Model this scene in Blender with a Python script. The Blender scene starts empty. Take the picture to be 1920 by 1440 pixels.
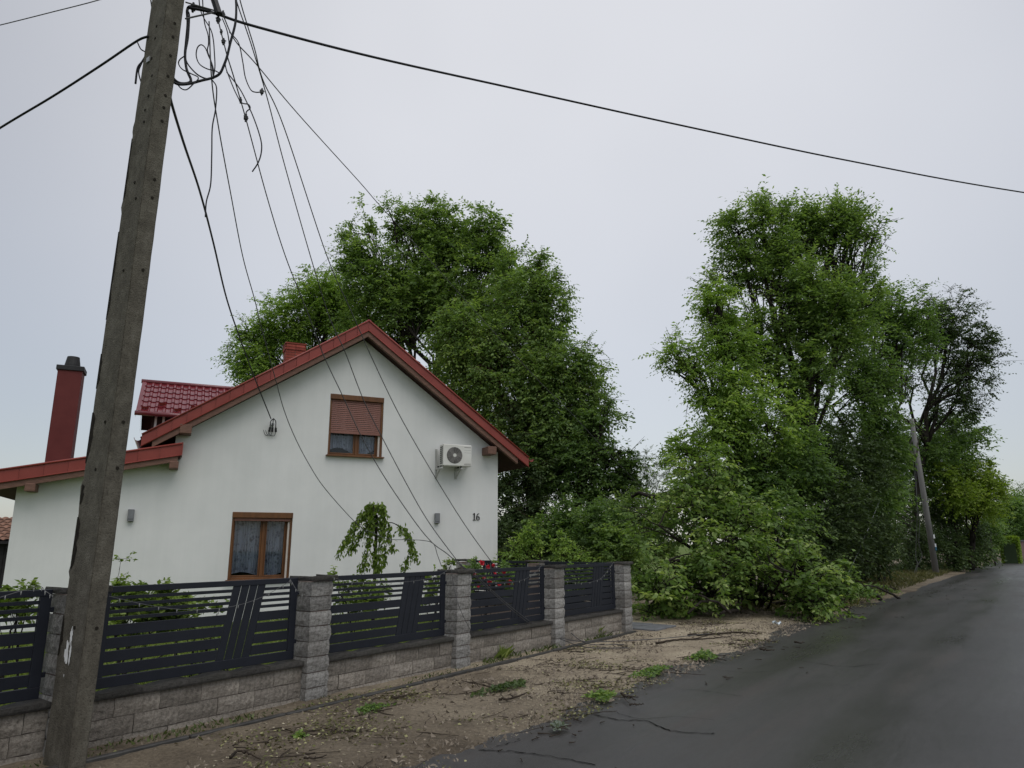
import bpy, bmesh, math, random
import numpy as np
from mathutils import Vector, Matrix

scene = bpy.context.scene
COL = scene.collection
R = math.radians

# ------------------------------------------------------------------ camera, sky, sun, exposure
F, CAM_H = 1340.0, 1.65
PITCH = math.atan(298 / F)
cam_data = bpy.data.cameras.new('camera')
cam_data.sensor_fit = 'HORIZONTAL'
cam_data.sensor_width = 36.0
cam_data.lens = 36.0 * F / 1920.0
cam_data.clip_start = 0.05
cam_data.clip_end = 3000
cam = bpy.data.objects.new('camera', cam_data)
COL.objects.link(cam)
cam.location = (0, 0, CAM_H)
cam.rotation_euler = (math.pi / 2 + PITCH, 0, 0)
scene.camera = cam

SUN_EL, SUN_AZ = R(62), R(150)
world = bpy.data.worlds.new('World')
scene.world = world
world.use_nodes = True
wn, wl = world.node_tree.nodes, world.node_tree.links
wn.clear()
w_out = wn.new('ShaderNodeOutputWorld')
sky = wn.new('ShaderNodeTexSky')
sky.sky_type = 'NISHITA'
sky.sun_disc = False
sky.sun_elevation = SUN_EL
sky.sun_rotation = SUN_AZ
bg_sky = wn.new('ShaderNodeBackground')
bg_sky.inputs['Strength'].default_value = 0.05
wl.new(sky.outputs['Color'], bg_sky.inputs['Color'])
# rain cloud deck: soft grey, a little brighter overhead, with very large faint cloud patches
tc = wn.new('ShaderNodeTexCoord')
sep = wn.new('ShaderNodeSeparateXYZ')
wl.new(tc.outputs['Generated'], sep.inputs[0])
grad = wn.new('ShaderNodeMapRange')
grad.inputs['From Min'].default_value = -0.02
grad.inputs['From Max'].default_value = 1.0
grad.inputs['To Min'].default_value = 0.80
grad.inputs['To Max'].default_value = 1.50
wl.new(sep.outputs['Z'], grad.inputs['Value'])
cn = wn.new('ShaderNodeTexNoise')
cn.inputs['Scale'].default_value = 1.6
cn.inputs['Detail'].default_value = 3.0
cn.inputs['Roughness'].default_value = 0.45
wl.new(tc.outputs['Generated'], cn.inputs['Vector'])
cmap = wn.new('ShaderNodeMapRange')
cmap.inputs['From Min'].default_value = 0.3
cmap.inputs['From Max'].default_value = 0.7
cmap.inputs['To Min'].default_value = 0.90
cmap.inputs['To Max'].default_value = 1.08
wl.new(cn.outputs['Fac'], cmap.inputs['Value'])
mul = wn.new('ShaderNodeMath'); mul.operation = 'MULTIPLY'
wl.new(grad.outputs[0], mul.inputs[0]); wl.new(cmap.outputs[0], mul.inputs[1])
dotn = wn.new('ShaderNodeVectorMath'); dotn.operation = 'DOT_PRODUCT'
dotn.inputs[1].default_value = Vector((0.10, 0.90, 0.42)).normalized()
wl.new(tc.outputs['Generated'], dotn.inputs[0])
thin = wn.new('ShaderNodeMapRange'); thin.interpolation_type = 'SMOOTHERSTEP'
thin.inputs['From Min'].default_value = 0.66; thin.inputs['From Max'].default_value = 1.0
thin.inputs['To Min'].default_value = 0.80; thin.inputs['To Max'].default_value = 1.12
wl.new(dotn.outputs['Value'], thin.inputs['Value'])
mul2 = wn.new('ShaderNodeMath'); mul2.operation = 'MULTIPLY'
wl.new(mul.outputs[0], mul2.inputs[0]); wl.new(thin.outputs[0], mul2.inputs[1])
mul = mul2
bg_cloud = wn.new('ShaderNodeBackground')
bg_cloud.inputs['Color'].default_value = (0.462, 0.452, 0.444, 1)
wl.new(mul.outputs[0], bg_cloud.inputs['Strength'])
wadd = wn.new('ShaderNodeAddShader')
wl.new(bg_sky.outputs[0], wadd.inputs[0]); wl.new(bg_cloud.outputs[0], wadd.inputs[1])
wl.new(wadd.outputs[0], w_out.inputs['Surface'])

sun_data = bpy.data.lights.new('sun', 'SUN')
sun_data.energy = 1.2
sun_data.angle = R(50)
sun_data.color = (1.0, 0.97, 0.93)
sun = bpy.data.objects.new('sun', sun_data)
COL.objects.link(sun)
sd = Vector((math.sin(SUN_AZ) * math.cos(SUN_EL), math.cos(SUN_AZ) * math.cos(SUN_EL), math.sin(SUN_EL)))
sun.rotation_euler = (-sd).to_track_quat('-Z', 'Y').to_euler()

vs = scene.view_settings
vs.view_transform = 'Standard'
vs.look = 'None'
vs.exposure = 0.0
vs.gamma = 1.0
vs.use_curve_mapping = False
scene.cycles.max_bounces = 6
scene.cycles.diffuse_bounces = 3
scene.cycles.glossy_bounces = 2
scene.cycles.transmission_bounces = 3
scene.cycles.transparent_max_bounces = 8
scene.cycles.use_denoising = True

# ------------------------------------------------------------------ measuring helpers (photograph pixel -> place in the street)
CP, SP = math.cos(PITCH), math.sin(PITCH)
def ray(px, py):
    x = (px - 960) / F; z = -(py - 720) / F
    return np.array([x, CP - SP * z, SP + CP * z])
def at(px, py, d):
    r = ray(px, py)
    return np.array([0, 0, CAM_H]) + r * (d / r[1])
def gnd(px, py, z=0.0):
    r = ray(px, py)
    return np.array([0, 0, CAM_H]) + r * ((z - CAM_H) / r[2])
def gnd_d(px, d):
    r = ray(px, 1018)
    p = np.array([0, 0, CAM_H]) + r * (d / r[1]); p[2] = 0
    return p

# ------------------------------------------------------------------ material helpers
def new_mat(name):
    m = bpy.data.materials.new(name); m.use_nodes = True
    nt = m.node_tree
    b = nt.nodes['Principled BSDF']
    return m, nt, b
def ramp(nt, stops):
    r = nt.nodes.new('ShaderNodeValToRGB')
    el = r.color_ramp.elements
    while len(el) < len(stops): el.new(0.5)
    for e, (p, c) in zip(el, stops):
        e.position = p; e.color = (*c, 1)
    return r
def noise(nt, scale, detail=4, rough=0.55, coord='Object', stretch=None):
    t = nt.nodes.new('ShaderNodeTexCoord')
    n = nt.nodes.new('ShaderNodeTexNoise')
    n.inputs['Scale'].default_value = scale
    n.inputs['Detail'].default_value = detail
    n.inputs['Roughness'].default_value = rough
    if stretch:
        mp = nt.nodes.new('ShaderNodeMapping'); mp.inputs['Scale'].default_value = stretch
        nt.links.new(t.outputs[coord], mp.inputs['Vector']); nt.links.new(mp.outputs[0], n.inputs['Vector'])
    else:
        nt.links.new(t.outputs[coord], n.inputs['Vector'])
    return n
def mixc(nt, a, b, fac, mode='MIX'):
    m = nt.nodes.new('ShaderNodeMix'); m.data_type = 'RGBA'; m.blend_type = mode
    for sock, v in ((m.inputs[0], fac), (m.inputs[6], a), (m.inputs[7], b)):
        if hasattr(v, 'links'): nt.links.new(v, sock)
        elif isinstance(v, (int, float)): sock.default_value = v
        else: sock.default_value = (*v, 1)
    return m.outputs[2]
def bump(nt, b, height, strength=0.4, dist=0.01):
    bp = nt.nodes.new('ShaderNodeBump')
    bp.inputs['Strength'].default_value = strength
    bp.inputs['Distance'].default_value = dist
    nt.links.new(height, bp.inputs['Height'])
    nt.links.new(bp.outputs[0], b.inputs['Normal'])
def simple(name, c1, c2, scale=6, rough=0.6, spec=0.5, bstr=0.0, bscale=60, bdist=0.004, vary=0.0, metallic=0.0, stretch=None, coord='Object'):
    m, nt, b = new_mat(name)
    n = noise(nt, scale, 5, 0.6, coord, stretch)
    r = ramp(nt, [(0.32, c1), (0.68, c2)])
    nt.links.new(n.outputs['Fac'], r.inputs[0])
    col = r.outputs[0]
    if vary:
        oi = nt.nodes.new('ShaderNodeObjectInfo')
        mr = nt.nodes.new('ShaderNodeMapRange')
        mr.inputs['To Min'].default_value = 1 - vary; mr.inputs['To Max'].default_value = 1 + vary
        nt.links.new(oi.outputs['Random'], mr.inputs['Value'])
        hs = nt.nodes.new('ShaderNodeHueSaturation')
        nt.links.new(mr.outputs[0], hs.inputs['Value']); nt.links.new(col, hs.inputs['Color'])
        col = hs.outputs[0]
    nt.links.new(col, b.inputs['Base Color'])
    b.inputs['Roughness'].default_value = rough
    b.inputs['Specular IOR Level'].default_value = spec
    b.inputs['Metallic'].default_value = metallic
    if bstr:
        bump(nt, b, noise(nt, bscale, 6, 0.65, coord).outputs['Fac'], bstr, bdist)
    return m

M = {}
def plaster_mat():
    m, nt, b = new_mat('white_render')
    n = noise(nt, 0.9, 6, 0.6)
    r = ramp(nt, [(0.3, (0.685, 0.69, 0.67)), (0.7, (0.765, 0.765, 0.745))])
    nt.links.new(n.outputs['Fac'], r.inputs[0])
    st = noise(nt, 5, 5, 0.65, stretch=(1, 1, 0.05))           # faint rain streaks
    rs = ramp(nt, [(0.36, (0.968, 0.970, 0.968)), (0.60, (1, 1, 1))])
    nt.links.new(st.outputs['Fac'], rs.inputs[0])
    c = mixc(nt, r.outputs[0], rs.outputs[0], 1.0, 'MULTIPLY')
    nt.links.new(c, b.inputs['Base Color'])
    b.inputs['Roughness'].default_value = 0.9
    b.inputs['Specular IOR Level'].default_value = 0.2
    bump(nt, b, noise(nt, 170, 4, 0.7).outputs['Fac'], 0.35, 0.004)
    return m
M['plaster'] = plaster_mat()
M['red_trim'] = simple('red_sheet_trim', (0.215, 0.036, 0.026), (0.265, 0.050, 0.037), 3, 0.42, 0.4, 0.0, vary=0.045)
M['red_roof'] = simple('red_roof_sheet', (0.13, 0.016, 0.022), (0.17, 0.024, 0.03), 4, 0.20, 0.7)
M['red_chimney'] = simple('red_painted_chimney', (0.105, 0.017, 0.015), (0.13, 0.024, 0.021), 3, 0.6, 0.3)
M['brick'] = simple('chimney_brick', (0.22, 0.05, 0.035), (0.33, 0.085, 0.06), 9, 0.8, 0.2, 0.3, 80, 0.004, vary=0.25)
M['mortar'] = simple('mortar', (0.16, 0.12, 0.10), (0.22, 0.17, 0.15), 20, 0.9, 0.2)
M['wood'] = simple('brown_stained_timber', (0.12, 0.062, 0.044), (0.20, 0.108, 0.078), 7, 0.6, 0.3, 0.2, 40, 0.003, stretch=(1, 1, 6))
M['dark_wood'] = simple('dark_eaves_boards', (0.030, 0.012, 0.010), (0.05, 0.02, 0.016), 7, 0.7, 0.2)
M['golden_oak'] = simple('golden_oak_foil', (0.10, 0.042, 0.015), (0.165, 0.070, 0.024), 9, 0.45, 0.35, stretch=(1, 1, 0.25))
M['shutter'] = simple('brown_shutter', (0.20, 0.088, 0.066), (0.25, 0.115, 0.088), 5, 0.5, 0.4)
M['reveal'] = simple('cream_reveal', (0.66, 0.60, 0.54), (0.74, 0.69, 0.63), 5, 0.7, 0.2)
M['grey_lamp'] = simple('grey_lamp_metal', (0.17, 0.175, 0.185), (0.23, 0.235, 0.245), 8, 0.4, 0.5, metallic=0.3)
M['black'] = simple('black_plastic', (0.010, 0.010, 0.011), (0.02, 0.02, 0.021), 8, 0.55, 0.4)
M['cable'] = simple('cable_jacket', (0.006, 0.0065, 0.009), (0.012, 0.012, 0.016), 8, 0.6, 0.3)
M['bare_wire'] = simple('weathered_wire', (0.045, 0.045, 0.048), (0.085, 0.085, 0.088), 5, 0.5, 0.4)
M['ac_white'] = simple('off_white_sheet', (0.62, 0.61, 0.56), (0.71, 0.70, 0.66), 3, 0.45, 0.4)
M['ac_dark'] = simple('fan_grille', (0.20, 0.188, 0.176), (0.27, 0.255, 0.24), 8, 0.5, 0.4)
M['bracket_grey'] = simple('bracket_paint', (0.36, 0.36, 0.34), (0.46, 0.46, 0.44), 6, 0.5, 0.4)
M['ac_black'] = simple('fin_shadow_metal', (0.018, 0.018, 0.018), (0.03, 0.03, 0.03), 8, 0.6, 0.3)
M['anthracite'] = simple('anthracite_powder_coat', (0.0125, 0.0145, 0.021), (0.017, 0.0195, 0.028), 3, 0.5, 0.28)
M['zinc'] = simple('galvanised', (0.28, 0.29, 0.30), (0.38, 0.39, 0.40), 8, 0.4, 0.5, metallic=0.5)
M['white_paint'] = simple('white_paint_smear', (0.66, 0.66, 0.64), (0.80, 0.80, 0.78), 14, 0.8, 0.2, 0.4, 60, 0.003)
M['sign_plate'] = simple('white_plate', (0.55, 0.57, 0.58), (0.66, 0.68, 0.7), 8, 0.5, 0.3)
M['blue_plate'] = simple('blue_plate', (0.03, 0.10, 0.16), (0.04, 0.13, 0.2), 8, 0.5, 0.3)
M['slab'] = simple('concrete_slab', (0.10, 0.105, 0.115), (0.16, 0.165, 0.175), 8, 0.5, 0.4, 0.3, 60, 0.004, vary=0.12)
M['kerb'] = simple('wet_edging_concrete', (0.030, 0.0285, 0.026), (0.062, 0.059, 0.054), 9, 0.5, 0.45, 0.4, 60, 0.005, vary=0.12)
M['litter'] = simple('crumpled_plastic', (0.50, 0.60, 0.66), (0.70, 0.76, 0.80), 10, 0.35, 0.5)
M['pantile'] = simple('weathered_pantile', (0.14, 0.07, 0.045), (0.30, 0.17, 0.12), 6, 0.8, 0.2, 0.3, 60, 0.004, vary=0.25)
M['shed'] = simple('dark_shed_boards', (0.018, 0.017, 0.018), (0.032, 0.03, 0.03), 6, 0.8, 0.2, vary=0.2)
M['rose'] = simple('red_petals', (0.50, 0.020, 0.040), (0.70, 0.05, 0.07), 20, 0.5, 0.3)
M['crumb'] = simple('soil_crumb', (0.12, 0.098, 0.074), (0.30, 0.255, 0.20), 3, 0.9, 0.2)
M['pebble'] = simple('pale_chips', (0.34, 0.30, 0.21), (0.52, 0.47, 0.34), 20, 0.8, 0.2)
M['bulb'] = simple('clear_bulb', (0.24, 0.24, 0.23), (0.34, 0.34, 0.33), 20, 0.2, 0.6)
M['string'] = simple('pale_lead', (0.10, 0.10, 0.10), (0.15, 0.15, 0.148), 20, 0.5, 0.3)

def stone_mat(name, c1, c2, dirt):
    m, nt, b = new_mat(name)
    n = noise(nt, 22, 8, 0.78)
    r = ramp(nt, [(0.34, c1), (0.55, c2), (0.8, tuple(min(1, x * 1.45) for x in c2))])
    nt.links.new(n.outputs['Fac'], r.inputs[0])
    oi = nt.nodes.new('ShaderNodeObjectInfo')
    mr = nt.nodes.new('ShaderNodeMapRange')
    mr.inputs['To Min'].default_value = 0.74; mr.inputs['To Max'].default_value = 1.22
    nt.links.new(oi.outputs['Random'], mr.inputs['Value'])
    hs = nt.nodes.new('ShaderNodeHueSaturation')
    nt.links.new(mr.outputs[0], hs.inputs['Value']); nt.links.new(r.outputs[0], hs.inputs['Color'])
    # damp, mossy staining that creeps over faces in patches
    g = nt.nodes.new('ShaderNodeNewGeometry')
    n2 = nt.nodes.new('ShaderNodeTexNoise'); n2.inputs['Scale'].default_value = 2.3; n2.inputs['Detail'].default_value = 5
    nt.links.new(g.outputs['Position'], n2.inputs['Vector'])
    r2 = ramp(nt, [(0.45, (0, 0, 0)), (0.72, (1, 1, 1))])
    nt.links.new(n2.outputs['Fac'], r2.inputs[0])
    mm = nt.nodes.new('ShaderNodeMath'); mm.operation = 'MULTIPLY'; mm.inputs[1].default_value = 0.6
    nt.links.new(r2.outputs[0], mm.inputs[0])
    nt.links.new(mixc(nt, hs.outputs[0], dirt, mm.outputs[0]), b.inputs['Base Color'])
    b.inputs['Roughness'].default_value = 0.8
    b.inputs['Specular IOR Level'].default_value = 0.3
    bump(nt, b, noise(nt, 26, 9, 0.80).outputs['Fac'], 1.0, 0.045)
    return m
M['pillar_stone'] = stone_mat('split_grey_stone', (0.135, 0.128, 0.117), (0.40, 0.388, 0.365), (0.16, 0.144, 0.124))
M['wall_stone'] = stone_mat('split_buff_stone', (0.175, 0.155, 0.13), (0.42, 0.375, 0.32), (0.15, 0.128, 0.104))
M['coping'] = stone_mat('wet_coping_stone', (0.045, 0.042, 0.038), (0.085, 0.08, 0.073), (0.045, 0.045, 0.032))

def pole_mat():
    m, nt, b = new_mat('old_pole_concrete')
    n = noise(nt, 6, 10, 0.80)
    r = ramp(nt, [(0.30, (0.052, 0.046, 0.036)), (0.5, (0.106, 0.096, 0.076)), (0.72, (0.178, 0.165, 0.135))])
    nt.links.new(n.outputs['Fac'], r.inputs[0])
    v = noise(nt, 70, 3, 0.6)
    r2 = ramp(nt, [(0.30, (0.45, 0.45, 0.45)), (0.45, (1, 1, 1)), (0.70, (1.0, 1.0, 1.0)), (0.78, (1.5, 1.5, 1.45))])
    nt.links.new(v.outputs['Fac'], r2.inputs[0])
    st = noise(nt, 9, 4, 0.6, stretch=(1, 1, 0.06))
    r3 = ramp(nt, [(0.35, (0.88, 0.87, 0.85)), (0.6, (1.05, 1.05, 1.05))])
    nt.links.new(st.outputs['Fac'], r3.inputs[0])
    c = mixc(nt, r.outputs[0], r2.outputs[0], 1.0, 'MULTIPLY')
    c = mixc(nt, c, r3.outputs[0], 1.0, 'MULTIPLY')
    nt.links.new(c, b.inputs['Base Color'])
    b.inputs['Roughness'].default_value = 0.85
    b.inputs['Specular IOR Level'].default_value = 0.25
    bump(nt, b, v.outputs['Fac'], 0.9, 0.008)
    return m
M['pole'] = pole_mat()
M['pole_dark'] = simple('pole_recess_shade', (0.014, 0.012, 0.010), (0.03, 0.026, 0.02), 20, 0.9, 0.1, 0.5, 60, 0.01)  # near-black colour stands for shade inside the pole's hollows and holes
M['pole_round'] = simple('round_pole_concrete', (0.14, 0.138, 0.132), (0.215, 0.21, 0.204), 3, 0.8, 0.3, 0.3, 60, 0.004, stretch=(1, 1, 0.2))

def asphalt_mat():
    m, nt, b = new_mat('wet_asphalt')
    n = noise(nt, 0.55, 6, 0.6)
    r = ramp(nt, [(0.3, (0.039, 0.038, 0.0375)), (0.7, (0.052, 0.0505, 0.0495))])
    nt.links.new(n.outputs['Fac'], r.inputs[0])
    grit = noise(nt, 95, 4, 0.75)
    rg = ramp(nt, [(0.36, (0.55, 0.55, 0.55)), (0.66, (1.5, 1.5, 1.5))])
    nt.links.new(grit.outputs['Fac'], rg.inputs[0])
    c = mixc(nt, r.outputs[0], rg.outputs[0], 1.0, 'MULTIPLY')
    # brown mud washed over the lane in ragged drifts along the driving direction
    mp = nt.nodes.new('ShaderNodeMapping'); mp.inputs['Rotation'].default_value = (0, 0, R(-(90 - 35.6))); 
    t = nt.nodes.new('ShaderNodeTexCoord')
    mp.vector_type = 'TEXTURE'; mp.inputs['Rotation'].default_value = (0, 0, R(54.4)); mp.inputs['Scale'].default_value = (6, 1, 1)
    nt.links.new(t.outputs['Object'], mp.inputs['Vector'])
    mud = nt.nodes.new('ShaderNodeTexNoise'); mud.inputs['Scale'].default_value = 1.1; mud.inputs['Detail'].default_value = 7; mud.inputs['Roughness'].default_value = 0.65
    nt.links.new(mp.outputs[0], mud.inputs['Vector'])
    rm = ramp(nt, [(0.52, (0, 0, 0)), (0.74, (0.6, 0.6, 0.6))])
    nt.links.new(mud.outputs['Fac'], rm.inputs[0])
    c = mixc(nt, c, (0.054, 0.043, 0.034), rm.outputs[0])
    nt.links.new(c, b.inputs['Base Color'])
    rr = nt.nodes.new('ShaderNodeMapRange')
    rr.inputs['From Min'].default_value = 0.35; rr.inputs['From Max'].default_value = 0.65
    rr.inputs['To Min'].default_value = 0.34; rr.inputs['To Max'].default_value = 0.54
    nt.links.new(mud.outputs['Fac'], rr.inputs['Value'])
    dp = nt.nodes.new('ShaderNodeVectorMath'); dp.operation = 'DOT_PRODUCT'
    dp.inputs[1].default_value = (math.cos(R(35.6)), -math.sin(R(35.6)), 0)
    nt.links.new(t.outputs['Object'], dp.inputs[0])
    ad = nt.nodes.new('ShaderNodeMath'); ad.operation = 'MULTIPLY_ADD'; ad.inputs[1].default_value = 0.5
    nt.links.new(mud.outputs['Fac'], ad.inputs[0]); nt.links.new(dp.outputs['Value'], ad.inputs[2])
    sn = nt.nodes.new('ShaderNodeMath'); sn.operation = 'SINE'
    sc_ = nt.nodes.new('ShaderNodeMath'); sc_.operation = 'MULTIPLY'; sc_.inputs[1].default_value = 2 * math.pi / 1.65
    nt.links.new(ad.outputs[0], sc_.inputs[0]); nt.links.new(sc_.outputs[0], sn.inputs[0])
    tm = nt.nodes.new('ShaderNodeMapRange'); tm.inputs['From Min'].default_value = 0.1; tm.inputs['From Max'].default_value = 1.0
    tm.inputs['To Min'].default_value = 0.0; tm.inputs['To Max'].default_value = 0.10
    nt.links.new(sn.outputs[0], tm.inputs['Value'])
    sb = nt.nodes.new('ShaderNodeMath'); sb.operation = 'SUBTRACT'
    nt.links.new(rr.outputs[0], sb.inputs[0]); nt.links.new(tm.outputs[0], sb.inputs[1])
    nt.links.new(sb.outputs[0], b.inputs['Roughness'])
    b.inputs['Specular IOR Level'].default_value = 0.5
    bump(nt, b, grit.outputs['Fac'], 0.45, 0.006)
    return m
M['asphalt'] = asphalt_mat()
M['crack'] = simple('crack_filled_dark', (0.005, 0.005, 0.005), (0.010, 0.0095, 0.009), 9, 0.95, 0.0)

def dirt_mat():
    m, nt, b = new_mat('wet_sandy_dirt')
    t = nt.nodes.new('ShaderNodeTexCoord')
    n = noise(nt, 0.9, 8, 0.62)
    r = ramp(nt, [(0.28, (0.17, 0.137, 0.098)), (0.45, (0.315, 0.262, 0.19)), (0.66, (0.455, 0.39, 0.288))])
    nt.links.new(n.outputs['Fac'], r.inputs[0])
    f = noise(nt, 26, 6, 0.7)
    rf = ramp(nt, [(0.3, (0.55, 0.54, 0.52)), (0.7, (1.35, 1.35, 1.32))])
    nt.links.new(f.outputs['Fac'], rf.inputs[0])
    c = mixc(nt, r.outputs[0], rf.outputs[0], 1.0, 'MULTIPLY')
    # wet dark humus patches
    h = noise(nt, 2.6, 6, 0.7)
    rh = ramp(nt, [(0.56, (0, 0, 0)), (0.72, (0.75, 0.75, 0.75))])
    nt.links.new(h.outputs['Fac'], rh.inputs[0])
    c = mixc(nt, c, (0.052, 0.040, 0.028), rh.outputs[0])
    # dry sandy end of the strip versus the soaked end by the concrete pole
    at_ = nt.nodes.new('ShaderNodeAttribute'); at_.attribute_name = 'damp'
    c = mixc(nt, c, mixc(nt, c, (0.36, 0.34, 0.325), 1.0, 'MULTIPLY'), at_.outputs['Fac'])
    nt.links.new(c, b.inputs['Base Color'])
    b.inputs['Roughness'].default_value = 0.75
    b.inputs['Specular IOR Level'].default_value = 0.3
    bump(nt, b, f.outputs['Fac'], 1.0, 0.035)
    return m
M['dirt'] = dirt_mat()
M['grass_ground'] = simple('lawn_soil', (0.075, 0.11, 0.026), (0.13, 0.18, 0.045), 3, 0.9, 0.1, 0.6, 30, 0.03)

def leaf_mat(name, dark, mid, light, trans=0.46, rough=0.5):
    m, nt, b = new_mat(name)
    a = nt.nodes.new('ShaderNodeAttribute'); a.attribute_name = 'tint'
    r = ramp(nt, [(0.0, dark), (0.55, mid), (1.0, light)])
    nt.links.new(a.outputs['Fac'], r.inputs[0])
    nt.links.new(r.outputs[0], b.inputs['Base Color'])
    b.inputs['Roughness'].default_value = rough
    b.inputs['Specular IOR Level'].default_value = 0.26
    tr = nt.nodes.new('ShaderNodeBsdfTranslucent')
    nt.links.new(mixc(nt, r.outputs[0], (1.25, 1.35, 0.6), 1.0, 'MULTIPLY'), tr.inputs['Color'])
    mx = nt.nodes.new('ShaderNodeMixShader'); mx.inputs[0].default_value = trans
    nt.links.new(b.outputs[0], mx.inputs[1]); nt.links.new(tr.outputs[0], mx.inputs[2])
    nt.links.new(mx.outputs[0], nt.nodes['Material Output'].inputs['Surface'])
    return m
M['leaf_mid'] = leaf_mat('leaf_mid_green', (0.090, 0.147, 0.051), (0.190, 0.291, 0.092), (0.338, 0.440, 0.136))
M['leaf_fresh'] = leaf_mat('leaf_fresh_green', (0.109, 0.182, 0.042), (0.235, 0.358, 0.088), (0.429, 0.548, 0.144))
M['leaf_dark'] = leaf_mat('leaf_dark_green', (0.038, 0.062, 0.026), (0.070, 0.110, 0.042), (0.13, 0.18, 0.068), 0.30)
M['leaf_deep'] = leaf_mat('leaf_deep_green', (0.070, 0.121, 0.042), (0.140, 0.229, 0.074), (0.249, 0.352, 0.110))
M['leaf_garden'] = leaf_mat('leaf_garden_green', (0.10, 0.16, 0.03), (0.20, 0.28, 0.06), (0.32, 0.40, 0.12), 0.35)
M['leaf_weep'] = leaf_mat('leaf_weeping', (0.070, 0.120, 0.018), (0.13, 0.20, 0.032), (0.23, 0.31, 0.06), 0.4)
M['leaf_yellow'] = leaf_mat('leaf_yellow_green', (0.13, 0.20, 0.03), (0.22, 0.31, 0.05), (0.33, 0.40, 0.085), 0.45)
M['leaf_fallen'] = leaf_mat('leaf_maple_green', (0.070, 0.128, 0.030), (0.155, 0.245, 0.062), (0.46, 0.55, 0.21), 0.42)
M['leaf_grey'] = leaf_mat('leaf_grey_green', (0.16, 0.19, 0.15), (0.2, 0.235, 0.19), (0.25, 0.28, 0.23), 0.3)
M['leaf_litter'] = leaf_mat('shed_leaves', (0.075, 0.058, 0.03), (0.13, 0.145, 0.045), (0.42, 0.40, 0.20), 0.15)
M['grass'] = leaf_mat('grass_blades', (0.11, 0.16, 0.03), (0.19, 0.25, 0.055), (0.30, 0.35, 0.10), 0.3)
M['weed'] = leaf_mat('small_weeds', (0.045, 0.065, 0.02), (0.08, 0.11, 0.035), (0.14, 0.17, 0.06), 0.25)
M['dry_grass'] = leaf_mat('verge_grass', (0.06, 0.062, 0.022), (0.10, 0.105, 0.036), (0.17, 0.15, 0.06), 0.25)
M['bark'] = simple('dark_bark', (0.018, 0.015, 0.013), (0.045, 0.038, 0.032), 8, 0.9, 0.15, 0.8, 25, 0.03, stretch=(1, 1, 0.3))
M['bark_red'] = simple('reddish_bark', (0.035, 0.019, 0.015), (0.07, 0.04, 0.032), 8, 0.9, 0.15, 0.8, 25, 0.03, stretch=(1, 1, 0.3))
M['stick'] = simple('wet_sticks', (0.020, 0.015, 0.011), (0.055, 0.042, 0.03), 8, 0.8, 0.2)

def glass_mat():
    m, nt, b = new_mat('window_glass')
    nt.nodes.remove(b)
    tr = nt.nodes.new('ShaderNodeBsdfTransparent'); tr.inputs['Color'].default_value = (0.86, 0.88, 0.9, 1)
    gl = nt.nodes.new('ShaderNodeBsdfGlossy'); gl.inputs['Roughness'].default_value = 0.02
    lw = nt.nodes.new('ShaderNodeFresnel'); lw.inputs['IOR'].default_value = 1.42
    mx = nt.nodes.new('ShaderNodeMixShader')
    nt.links.new(lw.outputs[0], mx.inputs[0]); nt.links.new(tr.outputs[0], mx.inputs[1]); nt.links.new(gl.outputs[0], mx.inputs[2])
    nt.links.new(mx.outputs[0], nt.nodes['Material Output'].inputs['Surface'])
    return m
M['glass'] = glass_mat()
def lace_mat():
    m, nt, b = new_mat('lace_curtain')
    t = nt.nodes.new('ShaderNodeTexCoord')
    w = nt.nodes.new('ShaderNodeTexNoise'); w.inputs['Scale'].default_value = 6; w.inputs['Detail'].default_value = 3
    nt.links.new(t.outputs['Object'], w.inputs['Vector'])
    v = nt.nodes.new('ShaderNodeTexVoronoi'); v.inputs['Scale'].default_value = 17
    nt.links.new(t.outputs['Object'], v.inputs['Vector'])
    r = ramp(nt, [(0.35, (0.05, 0.056, 0.072)), (0.66, (0.52, 0.55, 0.62))])
    mm = nt.nodes.new('ShaderNodeMath'); mm.operation = 'MULTIPLY_ADD'; mm.inputs[1].default_value = 0.35
    nt.links.new(v.outputs['Distance'], mm.inputs[0]); nt.links.new(w.outputs['Fac'], mm.inputs[2])
    nt.links.new(mm.outputs[0], r.inputs[0])
    nt.links.new(r.outputs[0], b.inputs['Base Color'])
    b.inputs['Roughness'].default_value = 0.9
    return m
M['lace'] = lace_mat()
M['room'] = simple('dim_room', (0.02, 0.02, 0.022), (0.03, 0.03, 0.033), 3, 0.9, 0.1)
M['far_wall'] = simple('far_pinkish_wall', (0.22, 0.15, 0.14), (0.28, 0.2, 0.19), 3, 0.9, 0.1)

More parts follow.
